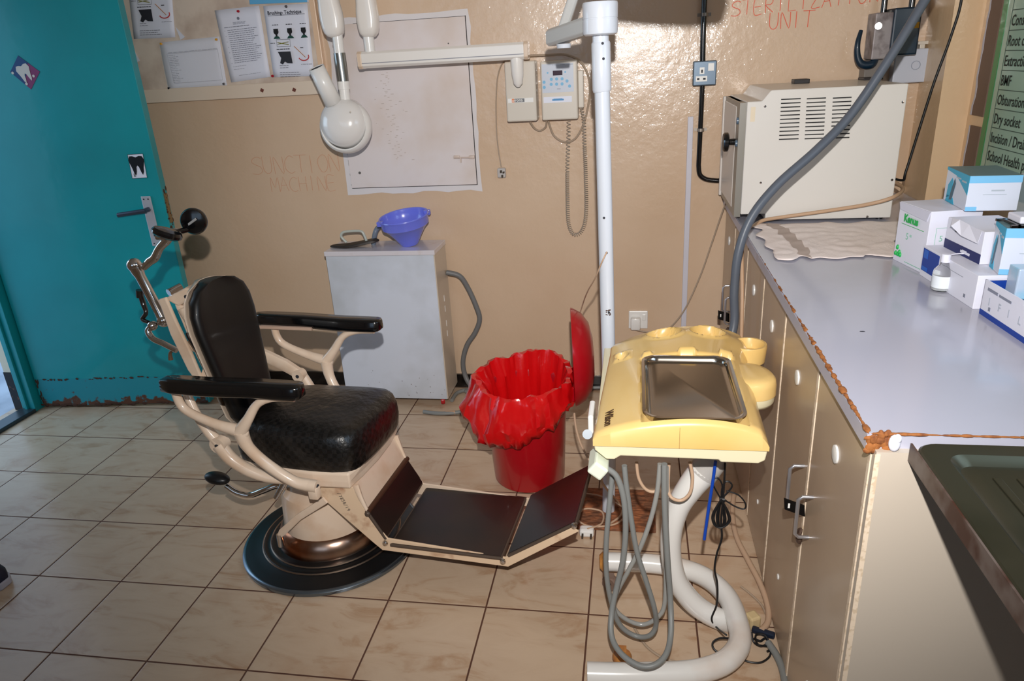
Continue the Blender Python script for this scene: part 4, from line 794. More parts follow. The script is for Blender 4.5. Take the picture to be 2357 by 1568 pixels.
# armrests and their branching supports, near (v<0) and far
for s in (-1, 1):
    v = .262*s
    mb = MB(); us = [(-.292, .40), (-.285, .72), (-.25, .95), (-.15, 1), (.0, 1), (.09, 1), (.125, .96), (.138, .8), (.144, .5)]
    rings = []
    for u, f in us:
        u = u-.055 if (s > 0 and u < -.2) else u
        z = .690+.010*max(0, -u)-(.018 if u < -.2 else .018*max(0, -u)/.2)*.0; hh_ = .020*(.55+.45*f)
        uo = (u+.005)*1.0; vc = v+(.012*s if u < -.1 else 0)
        rings.append([cp(uo, vc+.030*f*a, z+hh_*b) for a, b in ((-.82, -1), (.82, -1), (1, -.75), (1, -.1), (.93, .1), (.93, .7), (.75, 1), (-.75, 1), (-.93, .7), (-.93, .1), (-1, -.1), (-1, -.75))])
    mb.loft(rings); mb.build('armrest', BLACKPL, ch, angle=50)
    if s > 0:
        MB().obox(cp(-.2, v-.022, .674), (.20, .012, .010), RC).build('armrest_chip', mat('bare_wood', (190, 160, 140), .6), ch, smooth=False)
    a = spl([cp(-.262, v, .672), cp(-.245, v, .610), cp(-.16, v, .570), cp(-.075, v-.004*s, .548)], 6)
    b = spl([cp(-.075, v-.004*s, .548), cp(-.040, v, .590), cp(.0, v, .640), cp(.05, v, .662), cp(.12, v, .668)], 6)
    c = spl([cp(-.075, v-.004*s, .548), cp(-.070, v-.010*s, .50), cp(-.045, v-.022*s, .45), cp(.0, v-.034*s, .400), cp(.045, v-.042*s, .366), cp(.085, v-.048*s, .356)], 6)
    mb = MB(); mb.tube(a, [.012, .013, .013, .015, .020], 14); mb.tube(b, [.021, .015, .012, .011, .011], 14); mb.tube(c, [.022, .017, .017, .017, .019], 14); mb.ball(cp(-.074, v-.004*s, .546), (.024, .015, .024), 16, RC)
    mb.tube([cp(-.262, v, .668), cp(.10, v, .668)], .009, 10)
    mb.build('arm_support', CREAM, ch, angle=60)
    mb = MB(); q = cp(.085, v-.048*s, .356); mb.cyl(cp(.075, v-.048*s, .356), cp(.112, v-.048*s, .354), .019, .019, 18); mb.obox(cp(.100, v-.046*s, .335), (.030, .026, .040), RC, .004); mb.build('arm_socket', CREAM, ch)
    mb = MB(); mb.lathe([(.007, 0), (.007, .002), (0, .002)], cp(.112, v-.048*s, .354), CU, 12); mb.build('socket_bolt', INK, ch)
    # curved link from the back bracket to the seat, with its pivot boss
    v2 = .198*s
    if s > 0:                                                     # the far link, seen beside the backrest: a wide flat bar with a boss
        barc([cp(-.345, v2, .615), cp(-.26, v2, .578), cp(-.20, v2, .550), cp(-.150, v2, .520)], [.036, .040, .042, .036], .022, 'recline_link', CREAM, bev=0)
        mb = MB(); mb.cyl(cp(-.150, v2-.018, .518), cp(-.150, v2+.012, .518), .021, .021, 24); mb.tube(spl([cp(-.150, v2+.010, .518), cp(-.125, v2+.008, .470), cp(-.10, v2, .420), cp(-.06, v2*.95, .37)], 5), [.016, .017, .017, .015], 12); mb.build('link_strut', CREAM, ch, angle=50)
        MB().lathe([(.0065, 0), (.0065, .0014), (0, .0014)], cp(-.150, v2-.018, .518), -CVv, 12).build('pivot_bolt', INK, ch)
        continue
    mb = MB(); mb.tube(spl([cp(-.290, v2*.95, .620), cp(-.265, v2, .560), cp(-.235, v2, .50), cp(-.205, v2, .462)], 5), [.012, .014, .016, .018], 12); mb.tube(spl([cp(-.205, v2*1.02, .462), cp(-.175, v2*1.02, .415), cp(-.12, v2, .375), cp(-.06, v2*.95, .350), cp(.02, v2*.9, .345)], 5), [.022, .021, .019, .016, .014], 12)
    mb.cyl(cp(-.205, v2-.016, .462), cp(-.205, v2+.016, .462), .026, .026, 24); mb.build('recline_link', CREAM, ch, angle=50)
    mb = MB(); e = cp(-.205, v2+.0165*s, .462); mb.lathe([(.007, 0), (.007, .0012), (0, .0012)], e, CVv*s, 12); mb.build('pivot_bolt', INK, ch)
# side walls of the footrest carrier and the apron under the seat
for s in (-1, 1):
    v = .152*s
    prof = [(.03, .325), (.195, .325), (.222, .245), (.285, .150), (.655, .130), (.862, .262), (.878, .250), (.664, .098), (.262, .104), (.235, .128)]
    mb = MB(); mb.prism([cp(u, v, z) for u, z in prof], CVv*.006*s); o = mb.build('footrest_frame', CREAMRUST if s < 0 else CREAM, ch, smooth=False, bev=.0015)
mb = MB(); mb.loft([[cp(.200, -.150, .325), cp(.200, .150, .325), cp(.192, .150, .325), cp(.192, -.150, .325)], [cp(.232, -.150, .235), cp(.232, .150, .235), cp(.222, .150, .235), cp(.222, -.150, .235)]]); mb.build('apron', CREAM, ch, smooth=False)
for s in (-1, 1): barc([cp(.202, .153*s, .33), cp(.214, .155*s, .285), cp(.232, .155*s, .236)], [.022, .014, .007], .010, 'apron_rib', CREAM, bev=0)
PLB = mat('worn_black_linoleum', (26, 22, 20), .34, rgb2=(40, 27, 20), vscale=5, coat=.1); EDGE = mat('plate_edge_metal', (104, 90, 80), .5, .6)
def plate(u0, z0, u1, z1, v0, v1, nm, th=.010):
    d = V((u1-u0, 0, z1-z0)).normalized(); n = V((-d.z, 0, d.x)); 
    def q(u, z, v): return cp(u, v, z)
    P = [(u0, z0), (u1, z1), (u1-n.x*th, z1-n.z*th), (u0-n.x*th, z0-n.z*th)]
    o = MB().prism([q(a, b, v0) for a, b in P], CVv*(v1-v0)).build(nm, EDGE, ch, smooth=False, bev=.003)
    P = [(u0+d.x*.006+n.x*.0012, z0+d.z*.006+n.z*.0012), (u1-d.x*.006+n.x*.0012, z1-d.z*.006+n.z*.0012), (u1-d.x*.006, z1-d.z*.006), (u0+d.x*.006, z0+d.z*.006)]
    MB().prism([q(a, b, v0+.006) for a, b in P], CVv*(v1-v0-.012)).build('tread', PLB, o, smooth=False)
    return o
plate(.232, .242, .284, .148, -.160, .160, 'calf_plate')
plate(.292, .134, .650, .132, -.164, .160, 'foot_plate')
plate(.662, .140, .872, .282, -.160, .160, 'toe_plate')
for u, v, z in ((.232, -.164, .236), (.278, -.166, .137), (.652, -.170, .124), (.866, -.166, .272)):
    o = MB().lathe([(.009, 0), (.009, .004), (.006, .008), (0, .009)], cp(u, v+.004, z), -CVv, 16).build('hinge_bolt', CHROME if z < .2 or u > .5 else EDGE, ch)
MB().cyl(cp(.232, -.160, .240), cp(.232, .160, .240), .009, .009, 14).build('hinge_rod', mat('rust_brown_rod', (90, 62, 48), .5, .6), ch)
wr = MB(); a = cpx(776, 1136, -.1585); d = (cpx(806, 1186, -.1585)-a); ey_ = d.cross(CVv)
scrawl(wr, '/7858/19', a, d, ey_ if (d.normalized().cross(ey_.normalized())).dot(CVv) < 0 else -ey_, .0105, .0006, .80); wr.build('inventory_writing', INK, ch)
# backrest: shell, cushion, rear bracket
def bk(z): return -.258-(z-.50)*.115                               # lean: rear surface of the cushion
BW = [(.470, .086), (.50, .104), (.56, .113), (.64, .123), (.72, .133), (.79, .141), (.84, .138), (.878, .122), (.904, .090), (.918, .042)]
mb = MB(); rings = []
for z, hw in BW:
    u = bk(z); ring = []
    for k in range(28):
        t = 2*math.pi*k/28; a = math.cos(t); b = math.sin(t)
        ring.append(cp(u+.026+ (.030*math.copysign(abs(a)**.7, a))*(1 if z < .9 else .75)+.022*(abs(b)**2) , hw*math.copysign(abs(b)**.72, b), z))
    rings.append(ring)
mb.loft(rings); mb.build('backrest_cushion', LEATHER, ch, angle=80)
mb = MB(); rings = []
for z, hw in BW:
    u = bk(z)-.004; zz = z+(.001 if z > .85 else 0)
    rings.append([cp(u+.022*(abs(b)**2)+a*.007, (hw+.001)*math.copysign(abs(b)**.8, b), zz) for a, b in [(math.cos(t), math.sin(t)) for t in [2*math.pi*k/28 for k in range(28)]]])
mb.loft(rings); mb.build('backrest_shell', CREAM, ch, angle=80)
def bkb(pts, wd, v0, v1, name, m, bev=.004):
    return MB().prism([cp(u, v0, z) for u, z in pts], CVv*(v1-v0)).build(name, m, ch, smooth=False, bev=bev)
# rear bracket: two side rails, cross housing on top, wedge below
for v in (-.070, .058): bkb([(-.418, .872), (-.390, .880), (-.372, .80), (-.345, .70), (-.325, .600), (-.345, .590), (-.372, .640), (-.405, .76)], 0, v, v+.012, 'bracket_rail', CREAM)
bkb([(-.415, .868), (-.330, .905), (-.262, .902), (-.262, .860), (-.330, .862), (-.370, .845)], 0, -.050, .060, 'bracket_housing', CREAM, .006)
MB().cyl(cp(-.345, -.045, .845), cp(-.322, -.040, .780), .026, .026, 20).build('bracket_cylinder', CREAM, ch)
bkb([(-.385, .850), (-.320, .840), (-.292, .800), (-.285, .660), (-.330, .610), (-.350, .680)], 0, -.045, .050, 'bracket_web', CREAM, .004)
MB().cyl(cp(-.33, -.052, .878), cp(-.33, -.054, .878), .006, .006, 12).build('bracket_bolt', INK, ch)
bkb([(-.335, .625), (-.30, .680), (-.25, .585), (-.262, .560), (-.335, .560)], 0, -.060, .060, 'bracket_wedge', CREAM, .004)
mb = MB(); mb.tube([cp(-.330, -.082, .772), cp(-.325, -.084, .760), cp(-.285, -.088, .68), cp(-.262, -.092, .615)], [.006, .0075, .006, .004], 10); mb.build('adjusting_rod', mat('dark_rod', (40, 32, 28), .35, .5), ch)
mb = MB(); mb.loft([[cp(-.20+a*.05-(.0 if z > .5 else 0)+(z-.5)*-.1, b*.055, z) for a, b in ((-.4, -1), (.4, -1), (.4, 1), (-.4, 1))] for z in (.36, .49, .56)]); mb.build('back_hinge', mat('dark_hinge', (34, 30, 30), .4, .5), ch, smooth=False, bev=.004)
# chrome headrest linkage
mb = MB(); A = cp(-.538, -.0, .960); B = cp(-.478, -.0, .778)
mb.tube([A, A.lerp(B, .12), A.lerp(B, .2), A.lerp(B, .85), B], [.021, .019, .0155, .0155, .018], 20); mb.ball(A, .0225, 18); mb.ball(B, .022, 18); mb.build('headrest_post', CHROME, ch)
mb = MB(); mb.tube(spl([cp(-.505, 0, .952), cp(-.478, 0, .972), cp(-.455, 0, .985), cp(-.43, 0, 1.015), cp(-.40, 0, 1.038), cp(-.385, 0, 1.052)], 5), [.010, .013, .0135, .012, .014, .014], 16); mb.build('cranked_bar', CHROME, ch)
mb = MB(); mb.ball(cp(-.400, -.0, 1.050), (.020, .016, .015), 16, RC); mb.ball(cp(-.365, 0, 1.062), (.026, .020, .016), 16, RC); mb.cyl(cp(-.42, -.01, 1.052), cp(-.34, -.01, 1.058), .009, .009, 14); mb.build('pad_clamp', CHROME, ch)
for nm, c, r_, n_, m in (('near', cp(-.352, -.045, 1.070), .043, V((.35, .25, .9)), BLACKPL), ('far', cp(-.325, .050, 1.088), .040, V((.30, -1, .05)), BLACKPL)):
    nn = RC@n_.normalized(); mb = MB(); mb.lathe([(.0, -.010), (r_*.8, -.010), (r_, -.004), (r_*1.02, .004), (r_*.9, .012), (r_*.5, .016), (0, .017)], c, nn, 36); o = mb.build('headrest_pad', m, ch)
    if nm == 'far':
        t = c+nn*.0185; MB().obox(t, (.040, .004, .007), RC@Matrix.Rotation(-.5, 3, 'Y')).build('pad_strip', mat('strip_grey', (150, 150, 150), .4), o, smooth=False, bev=.001)
MB().tube([cp(-.352, -.01, 1.066), cp(-.342, .030, 1.066)], .009, 12).build('pad_stem', BLACKPL, ch)
mb = MB(); mb.tube(spl([cp(-.505, -.02, .768), cp(-.520, -.03, .752), cp(-.505, -.035, .728), cp(-.470, -.035, .712), cp(-.425, -.035, .690)], 5), [.010, .0105, .0095, .0095, .0095], 14); mb.ball(cp(-.508, -.02, .766), .016, 14); mb.build('lower_bar', CHROME, ch)
mb = MB(); mb.tube(spl([cpx(322, 675, .0), cpx(330, 700, .0), cpx(336, 720, -.01), cpx(328, 735, -.01), cpx(342, 742, -.02)], 5), [.008, .0085, .007, .007, .006], 12); mb.cyl(cpx(321, 668, 0), cpx(322, 684, 0), .011, .011, 14); mb.build('locking_lever', mat('dark_chrome', (90, 88, 88), .2, .95), ch)
mb = MB(); mb.tube(spl([cpx(402, 806, -.02), cpx(392, 812, -.02), cpx(393, 828, -.02)], 4), [.004, .005, .008], 10); mb.build('release_tab', mat('tab_brown', (110, 86, 66), .5, .4), ch)
MB().cyl(cp(-.405, 0, .70), cp(-.37, 0, .685), .016, .016, 16).build('bar_socket', CREAM, ch)
MB().cyl(cp(-.40, -.04, .885), cp(-.385, .0, .893), .012, .012, 14).build('bracket_knob', CHROME, ch)
# foot pump lever
mb = MB(); mb.tube(spl([cpx(520, 1118, -.12), cpx(545, 1134, -.12), cpx(575, 1140, -.11), cpx(605, 1130, -.10), cpx(640, 1118, -.08), cpx(668, 1128, -.06)], 5), [.009, .0095, .010, .010, .009], 14); mb.build('pump_lever', CHROME, ch)
mb = MB(); c = cpx(500, 1101, -.13); mb.ball(c, (.044, .026, .019), 20, RC@Matrix.Rotation(.15, 3, 'Y')); mb.build('lever_pad', RUBBER, ch, angle=80)
MB().tube([cp(-.06, -.11, .30), cp(-.10, -.13, .235)], [.013, .009], 12).build('pump_cylinder', CHROME, ch)
# ================================================================== INSTRUMENT CART
YEL = mat('yellowed_plastic', (224, 186, 112), .3, coat=.5, rgb2=(230, 198, 132), vscale=3); IVO = mat('cart_ivory', (226, 218, 184), .32, coat=.3)
def T(px, py, z=.735): return onz(px, py, z)
n0 = T(1365, 1010, .682); n1 = T(1771, 1036, .672); b0c = T(1425, 776, .705); b1c = T(1700, 764, .705)
kc = thing('instrument_cart', 'mobile dental instrument console, yellowed top on curved white tube stand', 'instrument cart', V((.22, -.3, 0)))
yn = (n0.y+n1.y)/2-.004; yb = (b0c.y+b1c.y)/2
ZB = .668
rec = [T(1476, 960, .738), T(1728, 962, .738), T(1692, 822, .73), T(1503, 820, .73)]
def sm(a, b, x): t = max(0, min(1, (x-a)/(b-a))); return t*t*(3-2*t)
def xl(y): t = (y-yn)/(yb-yn); x = n0.x+(T(1402, 830, .71).x-n0.x)*min(1, t/.8); return x+max(0, (t-.86)/.14)**2*.035
def xr(y): t = (y-yn)/(yb-yn); return n1.x+(b1c.x+.0-n1.x)*t+.018*sm(.70, .86, t)
ry0, ry1 = rec[0].y, rec[2].y; rx0, rx1 = rec[0].x, rec[1].x
cups = [(V((T(1528, 790, .70).x, yb-.056, 0)), .050), (V((T(1628, 790, .70).x, yb-.056, 0)), .050)]
bumps = [(T(1582, 808, .745), .025, .012), (T(1672, 806, .745), .020, .014), (T(1490, 812, .735), .013, .010)]
crn = T(1432, 812, .72)
def hgt(x, y):
    a, b = xl(y), xr(y); s = (x-a)/(b-a); t = (y-yn)/(yb-yn)
    h = .690+.052*abs(math.sin(math.pi*min(1, max(0, s))**1.35))**.52
    h -= .010*sm(.95, .995, s); h -= .010*sm(.86, .99, t); h = h*(sm(-.02, .03, t)*.4+.6)+.672*(1-(sm(-.02, .03, t)*.4+.6))
    inx = sm(rx0-.002, rx0+.006, x)*(1-sm(rx1-.006, rx1+.002, x)); iny = sm(ry0-.002, ry0+.006, y)*(1-sm(ry1-.006, ry1+.002, y))
    h = h*(1-inx*iny)+.716*inx*iny
    for c, r in cups:
        d = math.hypot(x-c.x, (y-c.y)*1.0); h -= .024*(1-sm(r*.82, r, d)); h += .005*math.exp(-((d-r*1.07)/.006)**2)
    for c, r, k in bumps:
        d = max(abs(x-c.x)/r, abs(y-c.y)/(.013)); h += k*(1-sm(.8, 1.05, d))
    d = max(abs(x-crn.x)/.024, abs(y-crn.y)/.030); h += .006*(1-sm(.8, 1.1, d))-.018*(1-sm(.45, .75, math.hypot((x-crn.x)/.024, (y-crn.y+.004)/.030)))
    return h
mb = MB(); NX, NY = 84, 96; g = []
for j in range(NY+1):
    y = yn+(yb-yn)*j/NY; g.append([mb.b.verts.new((xl(y)+(xr(y)-xl(y))*i/NX, y, hgt(xl(y)+(xr(y)-xl(y))*i/NX, y))) for i in range(NX+1)])
for j in range(NY):
    for i in range(NX): mb.b.faces.new((g[j][i], g[j][i+1], g[j+1][i+1], g[j+1][i]))
edge = [g[0][i] for i in range(NX+1)]+[g[j][NX] for j in range(1, NY+1)]+[g[NY][i] for i in range(NX-1, -1, -1)]+[g[j][0] for j in range(NY-1, 0, -1)]
low = [mb.b.verts.new((v.co.x, v.co.y, ZB)) for v in edge]; m_ = len(edge)
for i in range(m_): mb.b.faces.new((edge[i], low[i], low[(i+1) % m_], edge[(i+1) % m_]))
mb.build('top_cover', YEL, kc, angle=55)
# cup holder ring and the side lobe on the right
c = T(1732, 790, .715); mb = MB(); mb.lathe([(.036, -.02), (.046, -.02), (.050, .026), (.048, .031), (.042, .031), (.038, .020), (.034, .004), (0, .003)], (c.x-.010, c.y-.002, .684), EZ, 40, cap=False); mb.build('cup_holder', YEL, kc)
def lobe(z, k, zz=0):
    o = [(.0, -.070), (.035, -.062), (.060, -.038), (.066, -.01), (.058, .03), (.035, .062), (.0, .075), (-.03, .06), (-.03, -.06)]
    c = T(1738, 872, .70); return [V((c.x-.016+u*k, c.y+v*k, z)) for u, v in [(p.x, p.y) for p in spl([V((a, b, 0)) for a, b in o], 4, True)]]
MB().loft([lobe(.668, 1.0), lobe(.696, 1.0), lobe(.710, .96), lobe(.716, .86), lobe(.719, .6)]).build('side_lobe', YEL, kc, angle=70)
MB().loft([lobe(.640, .88), lobe(.650, .96), lobe(.667, .97)]).build('side_lobe_base', IVO, kc, angle=70)
# ivory underbody
mb = MB(); ya_, yb_ = yn+.004, yb-.02
pr = [(n0.x+.002, ZB), (n0.x+.004, .655), (n0.x+.030, .632), (n0.x+.048, .632), (n0.x+.062, .642), (n1.x-.105, .640), (n1.x-.10, .634), (n1.x-.02, .634), (n1.x-.006, .642), (n1.x-.002, ZB)]
mb.prism([V((x, ya_, z)) for x, z in pr], (0, yb_-ya_, 0)); mb.build('underbody', IVO, kc, smooth=False, bev=.003)
hb = Matrix.Rotation(math.radians(38), 3, 'Y'); c = ony(1378, 1063, yn+.02); MB().obox(c, (.038, .09, .034), hb, .005).build('handpiece_holder', mat('holder_ivory', (226, 232, 212), .35), kc, smooth=False)
MB().cyl(ony(1352, 1000, yn+.10), ony(1352, 1000, yn+.13), .012, .012, 16).build('side_knob', mat('knob_blue_grey', (90, 108, 124), .35), kc)
MB().obox(ony(1362, 960, yn+.16), (.014, .09, .05), None, .005).build('side_clip', OFFWHITE, kc, smooth=False)
mb = MB(); c = onz(1404, 932, .722); text_bm(mb, 'Wilson', (c.x-.010, c.y, 0), (0, -1, 0), (1, 0, 0), .0265, .0005, bold=.0009)
for v_ in mb.b.verts: v_.co.z += hgt(v_.co.x, v_.co.y)+.0016
mb.build('brand_lettering', mat('print_brown', (70, 44, 20), .6), kc, smooth=False)
mb = MB(); x = (n0.x+n1.x)/2; mb.box((x-.0004, yn-.0006, ZB), (x+.0004, yn+.002, hgt(x, yn)-.002)); mb.build('crack', mat('crack_brown', (150, 110, 60), .7), kc, smooth=False)
# steel tray lying in the recess: a thing of its own
def rr(x0, x1, y0, y1, r, z, n=6):
    P = []
    for cx_, cy_, a0 in ((x1-r, y1-r, 0), (x0+r, y1-r, 90), (x0+r, y0+r, 180), (x1-r, y0+r, 270)):
        for k in range(n+1): a = math.radians(a0+90*k/n); P.append(V((cx_+r*math.cos(a), cy_+r*math.sin(a), z)))
    return P
mb = MB(); z = .7175
L_ = [(.012, 0, .034), (.008, .014, .036), (.003, .0175, .040), (.010, .018, .038), (.015, .014, .034), (.018, .005, .030), (.025, .0025, .026)]
mb.loft([rr(rx0+a, rx1-a, ry0+a, ry1-a, r_, z+h_) for a, h_, r_ in L_]); o = mb.build('instrument_tray', mat('tray_steel', (176, 168, 158), .16, 1, bump=.04, bscale=8), None, angle=40); tag(o, 'empty stainless steel tray lying in the yellow cart top', 'tray')
# stand
def SP(px, py): return onz(px, py, .062)
ctr = [SP(1392, 1293), SP(1480, 1296), SP(1560, 1306), SP(1625, 1330), SP(1672, 1372), SP(1697, 1430), SP(1702, 1482), SP(1668, 1524), SP(1600, 1546), SP(1500, 1552), SP(1420, 1553), SP(1352, 1551)]
TUB = mat('stand_white', (226, 224, 220), .25, coat=.5, rgb2=(206, 180, 160), vscale=4, vlo=.55, vhi=.8)
MB().tube(spl(ctr, 6), .0285, 24).build('floor_tube', TUB, kc)
y = -.32; col = [ony(1702, 1436, -.30), ony(1655, 1425, y), ony(1600, 1392, y), ony(1560, 1340, y), ony(1545, 1280, y), ony(1546, 1220, y), ony(1562, 1165, y), ony(1592, 1118, y), ony(1622, 1082, y)]
MB().tube(spl(col, 6), [.029, .029, .029, .028, .027, .028, .030, .034, .038], 24).build('column', TUB, kc)
MB().tube([ony(1618, 1088, y), ony(1640, 1062, y+.0), V((ony(1650, 1050, y).x, y, .642))], [.0385, .036, .036], 24).build('column_collar', mat('collar_grey', (176, 172, 168), .4), kc)
e = SP(1392, 1293); e2 = SP(1380, 1293); MB().tube([e, e.lerp(e2, .4), e2], [.0292, .029, .020], 24).build('end_plug', mat('amber_plastic', (200, 140, 70), .4, rgb2=(160, 100, 60), vscale=20), kc)
CST = mat('castor_grey_brown', (120, 98, 86), .5)
for px, py, m in ((1405, 1342, CST), (1432, 1512, mat('amber_plastic', (200, 140, 70), .4)), (1668, 1395, CST)):
    c = onz(px, py, .024); mb = MB(); mb.lathe([(.008, -.010), (.022, -.012), (.0255, -.004), (.0255, .004), (.022, .012), (.008, .010)], V((c.x, c.y, .0258 if m is CST else .022)), (.5, 1, 0) if m is CST else (0, .15, 1), 24, cap=False); mb.obox(V((c.x, c.y, .046)), (.022, .022, .012)); mb.build('castor', m, kc)
p = onz(1395, 1348, .02)
# hoses hanging below the cart (each one a thing)
def hose(name, pts, r, m, label, cat='hose', group=None, n=8, seg=12):
    o = MB().tube(spl(pts, n), r, seg).build(name, m); tag(o, label, cat, group); return o
yh_ = yn+.03
def H(px, py, d=0): return ony(px, py, yh_+d)
hose('handpiece_hose', [H(1396, 1078), H(1420, 1098), H(1436, 1150), H(1440, 1220), H(1434, 1290), H(1420, 1350), H(1408, 1410, -.02), H(1408, 1465, -.06), H(1430, 1505, -.10), H(1470, 1532, -.125), H(1505, 1532, -.125), H(1532, 1508, -.10), H(1544, 1460, -.05), H(1543, 1380), H(1536, 1280), H(1530, 1160), H(1529, 1068)], .0072, GREYHOSE, 'grey handpiece hose of the lowest loop under the cart, from its ivory holder')
hose('handpiece_hose', [H(1437, 1072, .02), H(1442, 1120, .02), H(1452, 1190, .02), H(1466, 1270, .02), H(1488, 1340, .02), H(1506, 1400, .02), H(1510, 1440, .03), H(1494, 1464, .03), H(1462, 1464, .04), H(1428, 1440, .04), H(1408, 1390, .04), H(1396, 1320, .04), H(1396, 1240, .04), H(1404, 1150, .04), H(1410, 1085, .04)], .0066, GREYHOSE, 'grey hose of the middle loop under the cart, crossing left of the column')
hose('handpiece_hose', [H(1519, 1068, .05), H(1513, 1130, .05), H(1498, 1195, .05), H(1474, 1260, .05), H(1446, 1315, .05), H(1420, 1365, .06), H(1414, 1398, .07), H(1440, 1425, .07), H(1480, 1438, .07), H(1515, 1420, .07), H(1530, 1388, .08), H(1533, 1300, .09), H(1534, 1180, .09), H(1534, 1075, .09)], .0060, mat('hose_translucent', (150, 150, 146), .25, coat=.3), 'glossy grey hose running diagonally behind the other loops under cart')
hose('beige_tube', [H(1465, 1064, .12), H(1470, 1100, .12), H(1485, 1125, .12), H(1505, 1132, .12), H(1520, 1118, .12), H(1522, 1070, .12)], .0042, BEIGECORD, 'small beige tube loop under the left half of the cart', 'tube')
hose('beige_tube', [H(1588, 1064, .08), H(1594, 1100, .08), H(1588, 1135, .08), H(1568, 1152, .08), H(1545, 1145, .08), H(1538, 1120, .10), H(1540, 1066, .12)], .0042, BEIGECORD, 'small beige tube loop in front of the white cart column', 'tube')
hose('blue_tube', [H(1647, 1062, .10), H(1642, 1100, .10), H(1632, 1165, .10), H(1621, 1242, .10)], .0040, mat('blue_tube', (16, 66, 168), .35), 'bright blue thin tube hanging straight down from the cart', 'tube')
bk_ = thing('cable_bundle', 'black cable tied in a bundle hanging under the cart by column', 'cable', H(1650, 1455, .10))
def K(px, py, d=.12): return H(px, py, d)
MB().tube(spl([K(1669, 1066), K(1667, 1110), K(1664, 1150), K(1660, 1200), K(1661, 1240), K(1650, 1275), K(1645, 1310), K(1651, 1345), K(1650, 1390), K(1638, 1425), K(1650, 1445), onz(1672, 1462, .09)], 8), .0026, 8).build('hanging_length', BLACKCORD, bk_)
mb = MB()
for a, b, c_, d_ in ((1640, 1112, 1660, 1150), (1685, 1120, 1660, 1150)):
    mb.tube(spl([K(c_, d_), K(a, b), K((a+c_)/2, b-12), K(c_+2, b+4), K(c_, d_)], 6), .0022, 6)
for a, w_ in ((0, 16), (.01, 10), (-.01, 20), (.015, 6)):
    mb.tube(spl([K(1660, 1150, .12+a), K(1660-w_, 1185, .12+a), K(1660-w_*.8, 1208, .12+a), K(1661, 1215, .12+a), K(1660+w_, 1200, .12+a), K(1660+w_*.8, 1178, .12+a), K(1660, 1150, .12+a)], 6), .0024, 6)
mb.tube(spl([K(1664, 1148), K(1690, 1165), K(1712, 1172), K(1716, 1160), K(1700, 1140), K(1672, 1130)], 6), .002, 6)
mb.cyl(K(1656, 1150), K(1668, 1150), .008, .008, 10); mb.build('tied_coil', BLACKCORD, bk_)
pl_ = thing('plug_tangle', 'small black cord tangle with cream plug on floor by the cart', 'cable', onz(1750, 1470, 0))
mb = MB(); R = random.Random(8)
def F(px, py, z=.01): return onz(px, py, z)
mb.tube(spl([F(1730, 1455, .03), F(1735, 1478), F(1752, 1488), F(1768, 1478), F(1760, 1462, .02), F(1740, 1462, .02), F(1745, 1484, .02), F(1770, 1490), F(1772, 1510), F(1752, 1525), F(1725, 1524), F(1690, 1512), F(1650, 1500, .02), F(1640, 1482, .03), F(1655, 1470, .04), F(1680, 1470, .04)], 8), .0026, 8)
mb.tube(spl([F(1735, 1470), F(1750, 1476), F(1763, 1470), F(1775, 1492), F(1766, 1500)], 6), .003, 8); mb.build('cord', BLACKCORD, pl_)
MB().obox(F(1757, 1456, .016), (.060, .016, .016), Matrix.Rotation(-.35, 3, 'Z'), .004).build('dark_plug', mat('plug_navy', (24, 34, 52), .4), pl_, smooth=False)
MB().obox(F(1732, 1428, .022), (.034, .034, .040), Matrix.Rotation(.5, 3, 'Z'), .006).build('cream_connector', mat('connector_cream', (206, 184, 140), .5), pl_, smooth=False)
hose('floor_hose', [F(1690, 1135, .014), F(1686, 1180, .014), F(1695, 1235, .014), F(1722, 1290, .014), F(1748, 1340, .014), F(1766, 1390, .014), F(1768, 1430, .014), F(1752, 1452, .02)], .0085, BEIGECORD, 'pinkish beige hose lying on floor along the brown cupboards')
hose('floor_hose', [F(1768, 1480, .013), F(1788, 1510, .013), F(1802, 1545, .013), F(1812, 1600, .013)], .0095, GREYHOSE, 'grey hose at the cupboard foot running out of the picture bottom')
hose('loose_cord', [F(1705, 1350, .005), F(1730, 1370, .005), F(1752, 1392, .005), F(1762, 1412, .005)], .003, GREYCORD, 'thin brown cord end on the tiles beside the pinkish hose', 'cord')
hose('loose_cord', [F(1460, 1445, .004), F(1490, 1490, .004), F(1540, 1520, .004), F(1610, 1528, .004), F(1660, 1505, .004)], .0035, GREYCORD, 'thin beige cord on tiles inside the curve of the cart base', 'cord')
# large grey hose from above the steriliser down to the cart
hose('vacuum_hose', [ony(2330, -420, .54), ony(2240, -220, .51), ony(2175, -80, .48), ony(2120, 15, .46), ony(2050, 130, .44), ony(1960, 262, .42), ony(1880, 345, .38), ony(1790, 425, .34), ony(1730, 500, .31), ony(1700, 580, .29), ony(1690, 670, .28), ony(1686, 765, .26), V((.36, .18, .52)), V((.30, .02, .56)), V((.28, -.10, .633))], .0135, DKHOSE, 'thick dark grey hose sweeping down from the ceiling across the steriliser', seg=18)
